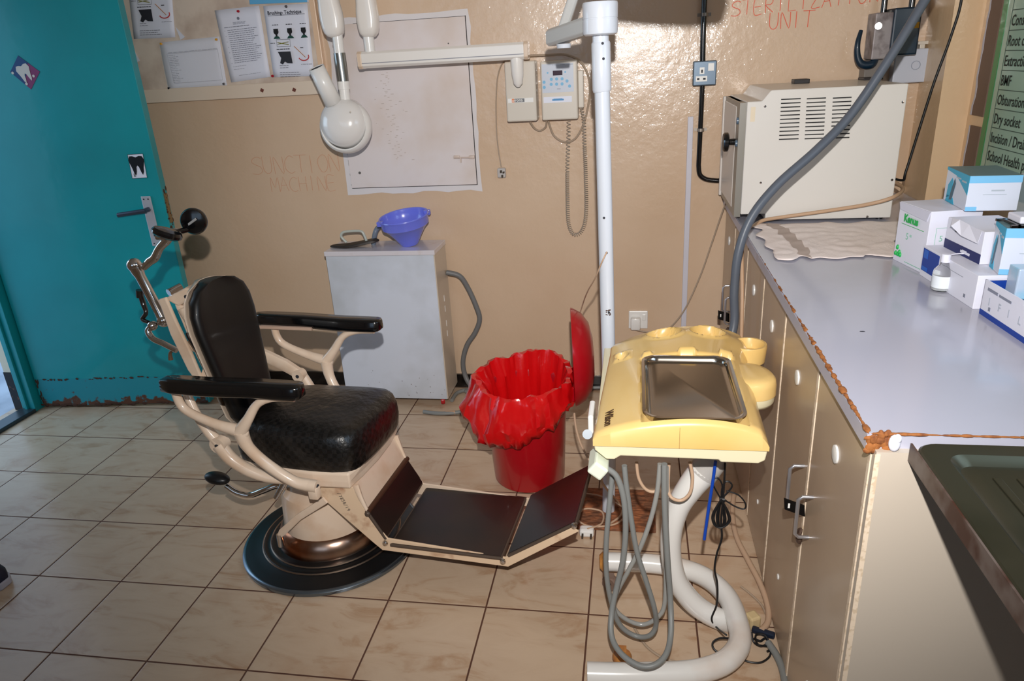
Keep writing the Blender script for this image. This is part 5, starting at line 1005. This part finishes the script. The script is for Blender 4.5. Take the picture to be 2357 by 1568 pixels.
# ================================================================== CUPBOARDS AND WORKTOP
DOORB = mat('brown_beige_laminate', (186, 164, 140), .36, coat=.12, rgb2=(178, 156, 134), vscale=2.5); CARC = mat('chipboard_edge', (228, 208, 184), .6, rgb2=(208, 186, 158), vscale=90, vlo=.5, vhi=.6)
ys = [-.842, -.490, -.130, .205, .545, .880, 1.205]; ZT = .872
CAPM = mat('cap_white', (226, 224, 220), .35); HND = mat('satin_handle', (196, 196, 202), .3, .85)
nm_ = ['brown beige two door floor cupboard nearest the camera, with padlock', 'middle two door floor cupboard behind the instrument cart', 'far two door floor cupboard in the corner below the steriliser']
for k in range(3):
    ya_, ym, yb2 = ys[2*k], ys[2*k+1], ys[2*k+2]
    cb = thing('floor_cupboard', nm_[k], 'cupboard', (.80, (ya_+yb2)/2, 0), 'floor cupboards under the worktop')
    MB().box((XC+.018, ya_, .0), (1.195, yb2, ZT)).build('carcass', mat('carcass_cream', (214, 196, 172), .45, coat=.15), cb, smooth=False)
    for a, b in ((ya_+.003, ym-.002), (ym+.002, yb2-.003)):
        d = MB().box((XC, a, .012), (XC+.017, b, ZT-.004)).build('door', DOORB, cb, smooth=False, bev=.0008)
        mb = MB(); mb.box((XC-.0014, a-.0005, .012), (XC+.0175, a+(.010 if a == ya_+.003 else .013), ZT-.004)); mb.build('edge_strip', CARC, d, smooth=False)
        for z in (.757, .176):
            yc = (a+b)/2+.006; MB().lathe([(.0185, 0), (.018, .0035), (.013, .005), (0, .005)] if z > .5 else [(.008, 0), (.007, .003), (0, .003)], (XC, yc, z), (-1, 0, 0), 20).build('cap', CAPM, d)
        yh2 = (ym-.052) if a < ym-.01 else (ym+.046)
        if k == 1: continue
        mb = MB(); r = .0042; z0_, z1_ = ((.478, .582) if k == 0 else (.475, .585))
        if a > ym: z0_, z1_ = z0_+.018, z1_+.018
        mb.tube([(XC, yh2, z0_), (XC-.022, yh2, z0_), (XC-.030, yh2, z0_+.008), (XC-.030, yh2, z1_-.008), (XC-.022, yh2, z1_), (XC, yh2, z1_)], r, 10); mb.build('handle', HND, d)
    if k in (0, 2):
        z = .432 if k == 0 else .405
        q = [ony(1805, 1148, ym), ony(1852, 1165, ym), ony(1853, 1190, ym), ony(1806, 1173, ym)] if k == 0 else [ony(1653, 715, ym), ony(1679, 722, ym), ony(1679, 742, ym), ony(1653, 735, ym)]
        hs = MB().prism(q, (0, .004, 0)).build('hasp', mat('hasp_black', (20, 18, 18), .4, .5), cb, smooth=False)
        c = q[0].lerp(q[1], .22).lerp(q[3].lerp(q[2], .22), .5); MB().box(c+V((-.0022, -.0008, -.006)), c+V((.0022, 0, .006))).build('hasp_slot', CAPM, hs, smooth=False)
        z = q[2].z-.004
        mb = MB(); mb.tube(spl([(XC-.012, ym-.030, z-.008), (XC-.018, ym-.038, z-.022), (XC-.018, ym-.022, z-.022)], 5, True), .0035, 8); mb.ball((XC-.014, ym-.028, z-.036), (.007, .011, .012), 14); mb.build('padlock', mat('padlock_brown', (96, 76, 66), .45, .6), cb)
o = MB().box((XC, -.860, 0), (1.195, -.8425, .878)).build('end_panel', mat('end_panel_cream', (192, 180, 165), .4, coat=.15), None, smooth=False); tag(o, 'cream end panel closing the cupboard run beside the sink', 'panel')
EP = MB().box((XC-.002, -.8615, 0), (XC+.006, -.8600, .874)).build('edge_trim', CARC, o, smooth=False)
TOP = mat('lavender_grey_laminate', (174, 174, 188), .2, rgb2=(165, 165, 176), vscale=2.2, coat=.3, bump=.03, bscale=3)
wt = thing('worktop', 'long lavender grey laminate worktop with chipped brown front edge', 'worktop', (.8, .2, ZT))
MB().box((XC-.010, -.846, ZT+.004), (1.198, YW-.002, .905)).build('slab', TOP, wt, smooth=False)
MB().box((XC-.0125, -.846, ZT+.002), (XC-.0102, YW-.003, .902)).build('front_band', mat('band_lavender', (178, 178, 194), .35), wt, smooth=False)
CHIP = mat('bare_chipboard_brown', (150, 92, 44), .85, bump=.6, bscale=90, rgb2=(110, 62, 32), vscale=60)
mb = MB(); R = random.Random(9); y = .25
while y > -.845:
    k = max(.15, (.25-y)/1.1); L_ = R.uniform(.006, .022); h_ = R.uniform(.001, .0032)*(.5+k*1.6)
    if R.random() < .55+.4*k: mb.ball((XC-.0095, y, .9035), (h_*1.2, L_*.8, h_*.9), 8)
    y -= L_*.9
x = XC
while x < 1.19:
    L_ = R.uniform(.008, .025); h_ = R.uniform(.0015, .004); mb.ball((x, -.846, .904), (L_*.8, h_, h_*.7), 8); x += L_*.9
for k in range(26): mb.ball((XC-.008+R.uniform(-.002, .030), -.848+R.uniform(-.002, .012)*.3, R.uniform(.872, .905)), (R.uniform(.004, .010), .004, R.uniform(.004, .010)), 8)
mb.build('chipped_edge', CHIP, wt)
c = V((XC+.026, -.856, .893)); MB().ball(c, (.009, .008, .015), 14).ball(c+V((.003, -.002, .009)), (.006, .006, .008), 12).build('filler_lump', mat('filler_white', (226, 226, 236), .7, bump=.5, bscale=60), wt)
p = onz(1985, 763, .9052); mb = MB(); mb.ball(p, (.006, .003, .0004), 8); mb.build('burn_mark', INK, wt)
# sink unit beyond the end panel
SK = mat('steel_with_dark_reflection', (74, 74, 60), .34, .75, rgb2=(58, 60, 46), vscale=4)  # dark green reflections of the room are put into the steel's base colour
sk = thing('sink_drainer', 'dull stained steel sink drainer, dark reflections in its colour, at the near end of the worktop', 'sink', (.88, -1.3, .86))
sx0, sx1, sy0, sy1 = .556, 1.19, -1.95, -.862
mb = MB(); mb.loft([rr(sx0+a, sx1-a, sy0+a, sy1-a, max(.004, .03-a*.1), z_) for a, z_ in ((.0, .868), (0, .896), (.003, .899), (.034, .899), (.040, .894), (.046, .886), (.052, .884))]); mb.build('drainer', SK, sk, angle=30)
mb = MB()
for k in range(15): x = sx0+.085+k*.032; mb.box((x, sy0+.5, .8832), (x+.012, sy1-.075, .8862), bev=.0015)
mb.build('draining_rib', SK, sk, smooth=False)
MB().box((sx0-.003, sy0, .866), (sx0, sy1, .897)).build('rusty_lip', rust_mat('lip_stained', (96, 84, 78), (60, 34, 24), .45, .6, .4, 14), sk, smooth=False)
MB().box((1.10, -1.93, 0), (1.16, -1.87, .868)).box((1.10, -.95, 0), (1.16, -.89, .868)).build('leg', mat('bracket_brown', (90, 76, 60), .6), sk, smooth=False)
# ================================================================== STERILISER
SC_ = mat('oven_cream', (216, 211, 204), .35, coat=.15)
yf = .712; yr = 1.19
stz = thing('steriliser', 'large cream bench steriliser oven with three columns of vent slots', 'steriliser', (.8, .95, .905))
pts = [(1706, 489), (1762, 490), (1764, 509), (2054, 506), (2095, 192), (1776, 202), (1754, 233), (1719, 236)]
PP = [ony(a, b, yf) for a, b in pts]; xs0 = (PP[0].x+PP[-1].x)/2; z0_ = .935; xr_ = .998
prof = [(xs0, z0_), (PP[1].x, z0_), (PP[1].x, .913), (xr_, .913), (xr_, PP[4].z), (PP[5].x, PP[4].z), (PP[6].x, PP[6].z), (xs0, PP[6].z)]
MB().prism([V((x, yf, z)) for x, z in prof], (0, yr-yf, 0)).build('casing', SC_, stz, smooth=False, bev=.003)
def vs(px, py): return ony(px, py, yf)
mb = MB()
sl = [vs(1798, 229), vs(1845, 228), vs(1793, 320), vs(1836, 319)]
for c, (xa, xb) in enumerate(((1798, 1845), (1857, 1903), (1917, 1962))):
    for r in range(11):
        t = r/10; l = vs(xa-5*t, 229-1.5*c+92*t); rr_ = vs(xb-5*t-2, 228-1.5*c+91*t); MB().box((l.x, yf-.0012, l.z-.0018), (rr_.x, yf, l.z+.0018)).build('vent_slot', mat('vent_black', (24, 22, 22), .6), stz, smooth=False)
for a in ((1761, 245), (2078, 235), (1751, 421), (2053, 414), (1996, 499)):
    p = vs(*a); MB().lathe([(.0045, 0), (.004, .002), (0, .0025)], p, ez, 14).build('screw', CHROME, stz)
p = vs(1734, 262); MB().box((p.x-.009, yf-.0008, p.z-.026), (p.x+.006, yf, p.z+.022)).build('tape_residue', mat('residue', (222, 206, 180), .6), stz, smooth=False)
# front (facing the room's left): recessed control strip and the thick door
MB().box((xs0-.022, yf+.010, .925), (xs0, yr-.05, 1.315)).build('control_strip', mat('strip_grey_green', (140, 136, 128), .35, .3), stz, smooth=False)
DC = mat('door_cream', (222, 214, 206), .35)
dr = MB().box((.496, .80, .945), (xs0-.024, 1.17, 1.300), bev=.003).build('oven_door', DC, stz, smooth=False)
MB().box((.466, 1.150, .925), (.496, 1.172, 1.315), bev=.004).box((.478, .80, .925), (.497, 1.16, .945), bev=.003).box((.478, .80, 1.300), (.497, 1.16, 1.315), bev=.003).build('door_frame', DC, dr, smooth=False)
MB().box((.492, .84, .97), (.496, 1.12, 1.28)).build('door_inset', mat('door_inset_cream', (206, 196, 186), .4), dr, smooth=False)
MB().box((.492, .796, .945), (.508, .802, 1.300)).build('door_lip', mat('lip_white', (232, 228, 224), .3), dr, smooth=False)
c = ony(1680, 327, .80); mb = MB(); mb.cyl((c.x-.008, .80, c.z), (xs0-.018, .80, c.z), .011, .012, 18); mb.lathe([(.0, 0), (.030, .0), (.034, .004), (.034, .016), (.028, .020), (0, .020)], (c.x-.024, .80, c.z), (1, 0, 0), 32); mb.build('door_knob', BLACKPL, stz)
c = ony(1697, 440, yf+.03); mb = MB(); mb.cyl((c.x-.010, yf+.04, c.z), (xs0-.018, yf+.04, c.z), .021, .021, 24); mb.build('timer_dial', mat('dial_grey', (112, 118, 128), .4), stz)
for py in (278, 330): 
    c = ony(1708, py, yf+.03); MB().lathe([(.012, 0), (.011, .006), (0, .007)], (xs0-.022, yf+.035, c.z), (-1, 0, 0), 16).build('indicator', mat('indicator_blue_grey', (90, 110, 130), .25), stz)
mb = MB()
for x in (.60, .97):
    for y in (yf+.03, yr-.04): mb.cyl((x, y, .905), (x, y, .916), .012, .012, 12)
mb.cyl((.54, .80, .905), (.54, .80, .936), .010, .010, 12); mb.cyl((.54, 1.12, .905), (.54, 1.12, .936), .010, .010, 12)
mb.build('rubber_foot', RUBBER, stz)
a_, b_ = ony(1824, 185, 1.10), ony(1858, 196, 1.10); o = MB().box((a_.x, 1.06, PP[4].z), (b_.x, 1.12, a_.z+.004), bev=.002).build('black_block', mat('block_black', (34, 30, 30), .5), smooth=False); tag(o, 'small black block standing on top of the steriliser', 'block')
a_, b_ = ony(1978, 180, 1.12), ony(2020, 190, 1.12); o = MB().box((a_.x, 1.06, PP[4].z), (b_.x, 1.14, a_.z+.002), bev=.002).build('black_block', mat('block_black', (34, 30, 30), .5), smooth=False); tag(o, 'dark block on top of the steriliser under the isolator', 'block')
y = yf-.02; hose('mains_cable', [V((1.02, .95, 1.02)), ony(2076, 430, .80), ony(2060, 452, y), ony(2000, 470, y), ony(1900, 486, y), ony(1800, 500, y), ony(1755, 508, y-.02), ony(1732, 522, y-.06), V((.520, .62, .914)), V((.500, .585, .915)), V((.484, .555, .905)), V((.480, .52, .86)), V((.480, .44, .70)), V((.482, .40, .50))], .0065, mat('cable_tan', (190, 156, 126), .45), 'tan mains cable lying across the steriliser front and over the worktop edge', 'cord')
hose('black_cable', [V((1.19, .972, 1.9)), ony(2216, -20, .955), ony(2190, 80, .955), ony(2150, 190, .955), ony(2115, 300, .93), ony(2085, 395, .90), ony(2075, 415, .92), V((1.03, 1.0, 1.02))], .0045, BLACKCORD, 'black cable hanging down the corner to the right of the steriliser', 'cord')
# cloth
ol = [(1729, 520), (1752, 556), (1790, 594), (1840, 606), (1905, 607), (1960, 598), (2000, 590), (2060, 582), (2075, 545), (2085, 508), (1950, 520), (1820, 520)]
PA = [onz(a, b, .906) for a, b in ol]
A, B, C_, D = onz(1731, 519, .906), onz(1790, 600, .906), onz(2062, 590, .906), onz(2075, 512, .906)
mb = MB(); n = 44; rows = []
for j in range(n+1):
    r = []
    for i in range(n+1):
        s, t = i/n, j/n; p = A.lerp(D, s).lerp(B.lerp(C_, s), t)
        e_ = min(s, 1-s, t, 1-t); wv = noise.noise(V((s*5, t*7, 1)))*.5+noise.noise(V((s*14, t*9, 4)))*.25
        p = p+V((noise.noise(V((t*7, s*4, 9)))*.030*(1-min(1, e_*5)), noise.noise(V((s*7, t*3, 3)))*.040*(1-min(1, e_*5)), .0035+.011*abs(wv)*min(1, e_*8+.25)))
        r.append(p)
    rows.append(r)
mb.loft(rows, cap=False, closed=False); cl = mb.build('cloth', mat('pinkish_cotton', (238, 224, 218), .85, bump=.3, bscale=120), None, solid=.0015); tag(cl, 'crumpled pinkish white cloth spread on the worktop before the steriliser', 'cloth')
mb = MB(); rows2 = []
for j in range(n+1):
    r = []
    for i in (5, 6, 7, 8, 9):
        k = i+int(j*.12); r.append(rows[j][min(k, n)]+V((0, 0, .0018)))
    rows2.append(r)
mb.loft(rows2, cap=False, closed=False); o = mb.build('woven_band', mat('cotton_band', (186, 168, 158), .85), cl)
# ================================================================== BOXES ON THE WORKTOP
ZW = .905
CARD = mat('white_card', (222, 222, 234), .45); CYAN = mat('print_cyan', (22, 160, 196), .45); NAVY = mat('print_navy', (16, 30, 92), .4); GRN = mat('print_green2', (30, 170, 80), .5); PGREY = mat('print_light_grey', (170, 180, 190), .5); ROYAL = mat('print_royal', (20, 60, 150), .45)
def carton(name, label, p0, p1, wd, h, z, m=CARD, group='cartons on the worktop', open_top=False):
    """p0 near-left base corner, p1 far-left base corner; wd to the right; returns frame for prints: left face axes"""
    p0, p1 = V((p0[0], p0[1], z)), V((p1[0], p1[1], z)); ef = (p1-p0); L_ = ef.length; ef.normalize(); er = V((ef.y, -ef.x, 0))
    o = thing(name, label, 'box', p0+ef*L_/2+er*wd/2, group)
    if not open_top: MB().prism([p0, p0+er*wd, p0+er*wd+ef*L_, p0+ef*L_], EZ*h).build('carton', m, o, smooth=False, bev=.0012)
    else:
        mb = MB(); t = .0025
        for a, b in ((p0, p0+er*wd), (p0+er*wd, p0+er*wd+ef*L_), (p0+er*wd+ef*L_, p0+ef*L_), (p0+ef*L_, p0)):
            d = (b-a).normalized(); nn = V((-d.y, d.x, 0)); mb.prism([a, b, b+nn*t, a+nn*t], EZ*h)
        mb.prism([p0, p0+er*wd, p0+er*wd+ef*L_, p0+ef*L_], EZ*t); mb.build('carton', m, o, smooth=False)
    return o, p0, p1, ef, er, L_
def LF(mb, p1, ef, x0, z0, x1, z1, t=.0007):     # patch on the left face; x from the far corner toward the near one
    d = -ef; n_ = d.cross(EZ); mb.prism([p1+d*x0+EZ*z0, p1+d*x1+EZ*z0, p1+d*x1+EZ*z1, p1+d*x0+EZ*z1], n_*t); return mb
def NF(mb, p0, er, x0, z0, x1, z1, t=.0007):     # patch on the near face
    n_ = er.cross(EZ); mb.prism([p0+er*x0+EZ*z0, p0+er*x1+EZ*z0, p0+er*x1+EZ*z1, p0+er*x0+EZ*z1], n_*t); return mb
# big white and green carton
o, p0, p1, ef, er, L_ = carton('carton_box', 'large white carton with green lettering and lid flap, left end of the boxes', (.877, .052), (.850, .200), .135, .165, ZW)
mb = MB(); d = -ef; nl = d.cross(EZ); mb.prism([p1+EZ*.164, p0+EZ*.164, p0+d*(-.012)+EZ*.137, p1+d*.006+EZ*.145], nl*.0025); mb.build('lid_flap', mat('card_shade', (206, 206, 220), .45), o, smooth=False)
mb = MB(); text_bm(mb, 'Kenus', p1+d*.034+EZ*.118+nl*.0036, d, EZ, .028, .0005, bold=.0012); text_bm(mb, 'K', p0+er*.095+EZ*.090+er.cross(EZ)*.0006, er, EZ, .024, .0005, bold=.0016); LF(mb, p1, ef, .020, .108, .13, .1092)
mb.build('green_print', GRN, o, smooth=False)
mb = MB(); text_bm(mb, '5', p1+d*.050+EZ*.070+nl*.0006, d, EZ, .026, .0004); text_bm(mb, '00', p1+d*.068+EZ*.080+nl*.0006, d, EZ, .010, .0004); text_bm(mb, '5', p0+er*.030+EZ*.085+er.cross(EZ)*.0006, er, EZ, .022, .0004); LF(mb, p1, ef, .06, .008, .14, .0095); NF(mb, p0, er, .02, .03, .0208, .12); NF(mb, p0, er, .02, .12, .135, .1208); mb.build('pale_print', mat('print_pale_green', (130, 190, 165), .5), o, smooth=False)
mb = MB()
for k in range(5): mb.ball(p1+d*(.012+.006*k)+EZ*(.022+.006*(k % 2)+(.012 if k == 1 else 0))+nl*.0004, (.005, .005, .007), 8)
mb.build('leaf_emblem', GRN, o)
# carton with navy band, partly torn lid
o, p0, p1, ef, er, L_ = carton('carton_box', 'white carton with navy band and torn open lid, between green and cyan boxes', (.922, -.150), (.907, .020), .12, .078, .985)
mb = MB(); LF(mb, p1, ef, .0, .001, L_, .024); mb.build('navy_band', NAVY, o, smooth=False); mb = MB(); LF(mb, p1, ef, .082, .008, .125, .014, .0012); LF(mb, p1, ef, .090, .014, .110, .016, .0012); mb.build('band_print', CARD, o, smooth=False)
mb = MB(); q = p1+EZ*.078; d = -ef; P = [q+d*.02, q+d*.055+EZ*.004, q+d*.10+EZ*.002, q+d*.165-er*.004]; Q = [q+d*.03-er*.008-EZ*.020, q+d*.058-er*.020-EZ*.010, q+d*.095-er*.012-EZ*.026, q+d*.160-er*.006-EZ*.030]
mb.loft([P, Q], cap=False, closed=False); mb.build('torn_flap', CARD, o, smooth=False, solid=.001)
mb = MB(); mb.ball(p1-ef*.05+EZ*.056-er*.001, (.003, .012, .006), 8); mb.build('torn_hole', INK, o)
# long carton lying flat
o, p0, p1, ef, er, L_ = carton('carton_box', 'low white carton with blue label end behind the small bottle', (.886, -.238), (.868, .045), .150, .079, ZW)
mb = MB(); LF(mb, p1, ef, .006, .016, .095, .074); mb.build('blue_label', ROYAL, o, smooth=False); mb = MB(); LF(mb, p1, ef, .074, .016, .095, .034, .001); mb.build('light_blue_corner', mat('print_sky', (20, 130, 210), .4), o, smooth=False)
mb = MB(); LF(mb, p1, ef, .012, .050, .034, .072, .0012); LF(mb, p1, ef, .010, .018, .040, .028, .0012); mb.build('label_patch', mat('print_mid_blue', (30, 96, 190), .45), o, smooth=False)
mb = MB(); LF(mb, p1, ef, .12, .057, .22, .0575); LF(mb, p1, ef, .235, .014, .243, .022); mb.build('small_print', GREYINK, o, smooth=False)
# glove boxes
def glove(label, p0_, p1_, wd, h, z):
    o, p0, p1, ef, er, L_ = carton('glove_box', label, p0_, p1_, wd, h, z, mat('glove_box_grey_white', (206, 212, 226), .4), 'glove boxes with cyan corners')
    d = -ef; n_ = d.cross(EZ); mb = MB()
    mb.prism([p1+EZ*h, p1+d*L_+EZ*h, p1+d*L_+EZ*h*.45, p1+d*L_*.45+EZ*h*.86, p1+EZ*h*.92], n_*.0007); mb.prism([p1+d*L_*.10, p1+d*L_*.5, p1+d*L_*.42+EZ*h*.18, p1+d*L_*.15+EZ*h*.2], n_*.0007)
    mb.prism([p1+d*L_*.12+EZ*h*.1, p1+d*L_*.28+EZ*h*.2, p1+d*L_*.34+EZ*h*.66, p1+d*L_*.28+EZ*h*.74, p1+d*L_*.14+EZ*h*.5], n_*.0007)
    mb.build('cyan_print', CYAN, o, smooth=False); mb = MB(); NF(mb, p0, er, 0, h*.80, wd, h); NF(mb, p0, er, 0, 0, wd*.22, h*.12); mb.build('sky_blue_print', mat('print_sky_blue', (120, 186, 226), .45), o, smooth=False)
    mb = MB(); mb.prism([p1+d*L_*.26+EZ*h*.08, p1+d*L_*.38+EZ*h*.12, p1+d*L_*.46+EZ*h*.62, p1+d*L_*.40+EZ*h*.76, p1+d*L_*.33+EZ*h*.50], n_*.0009); mb.build('hand_print', mat('print_slate', (60, 92, 110), .5), o, smooth=False)
    mb = MB(); NF(mb, p0, er, wd*.3, h*.46, wd*.75, h*.475); NF(mb, p0, er, wd*.45, h*.56, wd*.7, h*.60); LF(mb, p1, ef, L_*.46, h*.80, L_*.66, h*.84, .0012); LF(mb, p1, ef, L_*.72, h*.76, L_*.90, h*.81, .0012); mb.build('small_print', PGREY, o, smooth=False)
    MB().prism([p0+er*.0+EZ*(h), p0+er*wd+EZ*h, p0+er*wd+ef*L_+EZ*h, p0+ef*L_+EZ*h], EZ*.0006).build('dark_top', mat('box_top_slate', (96, 124, 130), .4), o, smooth=False); return o
glove('cyan and white glove box, highest of the stack, against the wall poster', (.953, .048), (.962, .212), .118, .088, 1.0710)
glove('cyan and white glove box at the right frame edge, on the low white carton', (.928, -.232), (.940, -.155), .11, .105, .985)
# long open white and blue carton, cut by the frame
o, p0, p1, ef, er, L_ = carton('open_carton', 'long open white carton with blue inside at the right frame edge', (.905, -.62), (.889, -.266), .16, .080, ZW, open_top=True)
mb = MB(); LF(mb, p1, ef, 0, .0, L_, .012); mb.build('blue_stripe', ROYAL, o, smooth=False)
mb = MB(); [text_bm(mb, ch_, p1-ef*(.030+.040*k_)+EZ*.030-er*.0008, -ef, EZ, .024, .0004, bold=.0003) for k_, ch_ in enumerate('IFILPPL')]; mb.build('pale_lettering', mat('print_mid_grey', (176, 182, 194), .5), o, smooth=False)
mb = MB(); LF(mb, p1, ef, .018, .060, .060, .066, .001); LF(mb, p1, ef, .066, .060, .115, .065, .001); LF(mb, p1, ef, .034, .018, .042, .026, .001); mb.build('grey_print', mat('print_dark_grey', (130, 134, 150), .5), o, smooth=False)
MB().prism([p0+er*.004+EZ*.004+ef*.004, p0+er*.156+EZ*.004+ef*.004, p0+er*.156+ef*(L_-.004)+EZ*.004, p0+er*.004+ef*(L_-.004)+EZ*.004], EZ*.048).build('blue_inner', NAVY, o, smooth=False)
MB().prism([p1+er*.004-ef*.008+EZ*.03, p1+er*.156-ef*.008+EZ*.03, p1+er*.156-ef*.005+EZ*.03, p1+er*.004-ef*.005+EZ*.03], EZ*.048).build('blue_back_wall', ROYAL, o, smooth=False)
x0 = ony(2333, 690, -.33); o = MB().box((x0.x, -.33, .9575), (x0.x+.06, -.285, 1.025), bev=.003).build('plastic_pack', mat('pack_pale_blue', (180, 196, 216), .25, coat=.4, rgb2=(120, 190, 220), vscale=12), smooth=False); tag(o, 'pale blue plastic pack standing in the long open carton', 'pack')
# bottle
bc_ = onz(2165, 668, ZW); bo = thing('small_bottle', 'small clear bottle with white cap and label in front of low carton', 'bottle', V((bc_.x, bc_.y, ZW)))
MB().lathe([(.0, .002), (.021, .002), (.023, .006), (.023, .046), (.021, .053), (.011, .066), (.009, .072), (.009, .078)], (bc_.x, bc_.y, ZW), EZ, 32, cap=False).build('glass', mat('bottle_clear', (255, 255, 255), .03, trans=1, ior=1.3), bo)
MB().lathe([(.0234, .010), (.0234, .040)], (bc_.x, bc_.y, ZW), EZ, 32, cap=False).build('bottle_label', mat('label_milky', (220, 226, 232), .4), bo)
MB().lathe([(.0, .001), (.0205, .0035), (.0205, .034), (0, .034)], (bc_.x, bc_.y, ZW), EZ, 28).build('contents', mat('milky_powder', (226, 230, 232), .6), bo)
MB().lathe([(.0, .072), (.0105, .072), (.0105, .090), (.009, .092), (0, .092)], (bc_.x, bc_.y, ZW), EZ, 24).build('cap', CARD, bo)
c = V((bc_.x+.012, bc_.y+.01, ZW+.087)); hose('white_straw', [c, c+V((.03, .006, .001)), c+V((.085, -.004, -.004))], .0014, CARD, 'thin white stick leaning from the bottle cap over the low carton', 'stick', seg=6)
# translucent tub by the wall
tb = thing('plastic_tub', 'grey translucent plastic tub with black rim base beside the poster', 'tub', (1.19, .02, ZW))
MB().box((1.10, -.10, ZW+.02), (1.28, .13, 1.155), bev=.012).build('tub_body', mat('tub_smoky', (168, 184, 186), .15, coat=.4, trans=.25), tb, smooth=False)
MB().box((1.095, -.11, ZW), (1.285, .14, ZW+.02), bev=.003).build('base_rim', BLACKPL, tb, smooth=False)
# rack piece: small white and blue clip with black rails
cpz = thing('clip_block', 'small white block with blue tip on black rails above cyan glove box', 'block', (1.0, -.19, 1.0910))
MB().box((.955, -.225, 1.0970), (1.01, -.165, 1.113), bev=.003).build('white_block', CARD, cpz, smooth=False); MB().box((.985, -.20, 1.113), (.998, -.185, 1.118)).build('blue_tip', CYAN, cpz, smooth=False)
mb = MB(); mb.box((.935, -.236, 1.0912), (1.06, -.228, 1.0968)).box((.935, -.165, 1.0912), (1.06, -.158, 1.0968)).box((.948, -.236, 1.0912), (.954, -.158, 1.0968)); mb.build('black_rail', BLACKPL, cpz, smooth=False)
# ================================================================== POSTER ON THE RIGHT WALL
xw = X2
po = thing('service_poster', 'tall pale green laminated list of dental services on the right wall', 'poster', (xw, .5, 1.0))
yl = .845
MB().box((xw-.003, .22, 1.0), (xw-.0005, yl, 1.95)).build('sheet', mat('poster_pale_green', (162, 190, 170), .25, coat=.4, rgb2=(146, 182, 164), vscale=2), po, smooth=False)
MB().box((xw-.0045, yl-.034, 1.06), (xw-.003, yl, 1.95)).build('green_border', mat('border_green', (10, 128, 62), .35, coat=.3), po, smooth=False)
mb = MB()
zs = [1.052]+[1.138+.0595*k for k in range(10)]
for z in zs: mb.box((xw-.004, .22, z-.0012), (xw-.003, yl-.066, z+.0012))
mb.box((xw-.004, yl-.068, 1.052), (xw-.003, yl-.066, 1.75)); mb.build('ruled_line', mat('rule_dark_green', (70, 90, 80), .6), po, smooth=False)
for k, s in enumerate(('School Health program', 'Incision / Drainage', 'Dry socket', 'Obturation', 'BMF', 'Extraction', 'Root canal', 'Consultation')):
    text_bm(MB(), s, (xw-.0042, yl-.074, zs[k+1]-.046), (0, -1, 0), EZ, .046, .0005, bold=.0004, wid=.86).build('lettering', mat('poster_ink', (34, 44, 40), .6), po, smooth=False)
R = random.Random(2)
for za, zb, lb in ((1.225, 2.3, 'long peeled brown strip with ragged white edge left of the green poster'), (.99, 1.19, 'short lower piece of peeled brown strip beside the poster, above the boxes')):
    n = int((zb-za)/.03); L1 = [V((xw-.006, .935+R.uniform(-.006, .006), za+(zb-za)*k/n)) for k in range(n+1)]; P = L1+[V((xw-.006, yl+.006, zb)), V((xw-.006, yl+.006, za))]
    o = MB().prism(P, (.005, 0, 0)).build('peeling_strip', mat('peeled_brown', (120, 98, 84), .7, bump=.5, bscale=30), None, smooth=False); tag(o, lb, 'strip')
    E1 = [p+V((-.001, .008+R.uniform(-.004, .004), 0)) for p in L1]; MB().prism([p+V((-.001, 0, 0)) for p in L1]+E1[::-1], (.002, 0, 0)).build('white_edge', mat('peel_white', (196, 192, 200), .7), o, smooth=False)
# shoe at the left frame edge
s0 = onz(16, 1352, 0); sh = thing('shoe', 'toe of a dark navy shoe with pale sole at the left edge', 'shoe', V((s0.x-.13, s0.y-.02, 0)))
def shp(k, z, g=1):
    o = [(.135, 0), (.12, .032), (.07, .045), (0, .040), (-.07, .033), (-.12, .028), (-.135, 0), (-.12, -.028), (-.07, -.034), (0, -.040), (.07, -.045), (.12, -.032)]
    d = V((.93, .36, 0)); e_ = V((-.36, .93, 0)); c = V((s0.x-.122, s0.y-.030, 0)); return [c+d*(u*k)+e_*(v*k)+EZ*z for u, v in o]
MB().loft([shp(.97, .0), shp(1.0, .006), shp(1.0, .022), shp(.98, .026)]).build('sole', mat('sole_pale', (176, 172, 180), .6), sh, smooth=False, bev=.003)
mb = MB(); a = [shp(.96, .026), shp(.95, .045), shp(.86, .065), shp(.62, .085), shp(.45, .095)]; mb.loft(a); mb.build('upper', mat('shoe_navy', (22, 22, 44), .6), sh, angle=80)
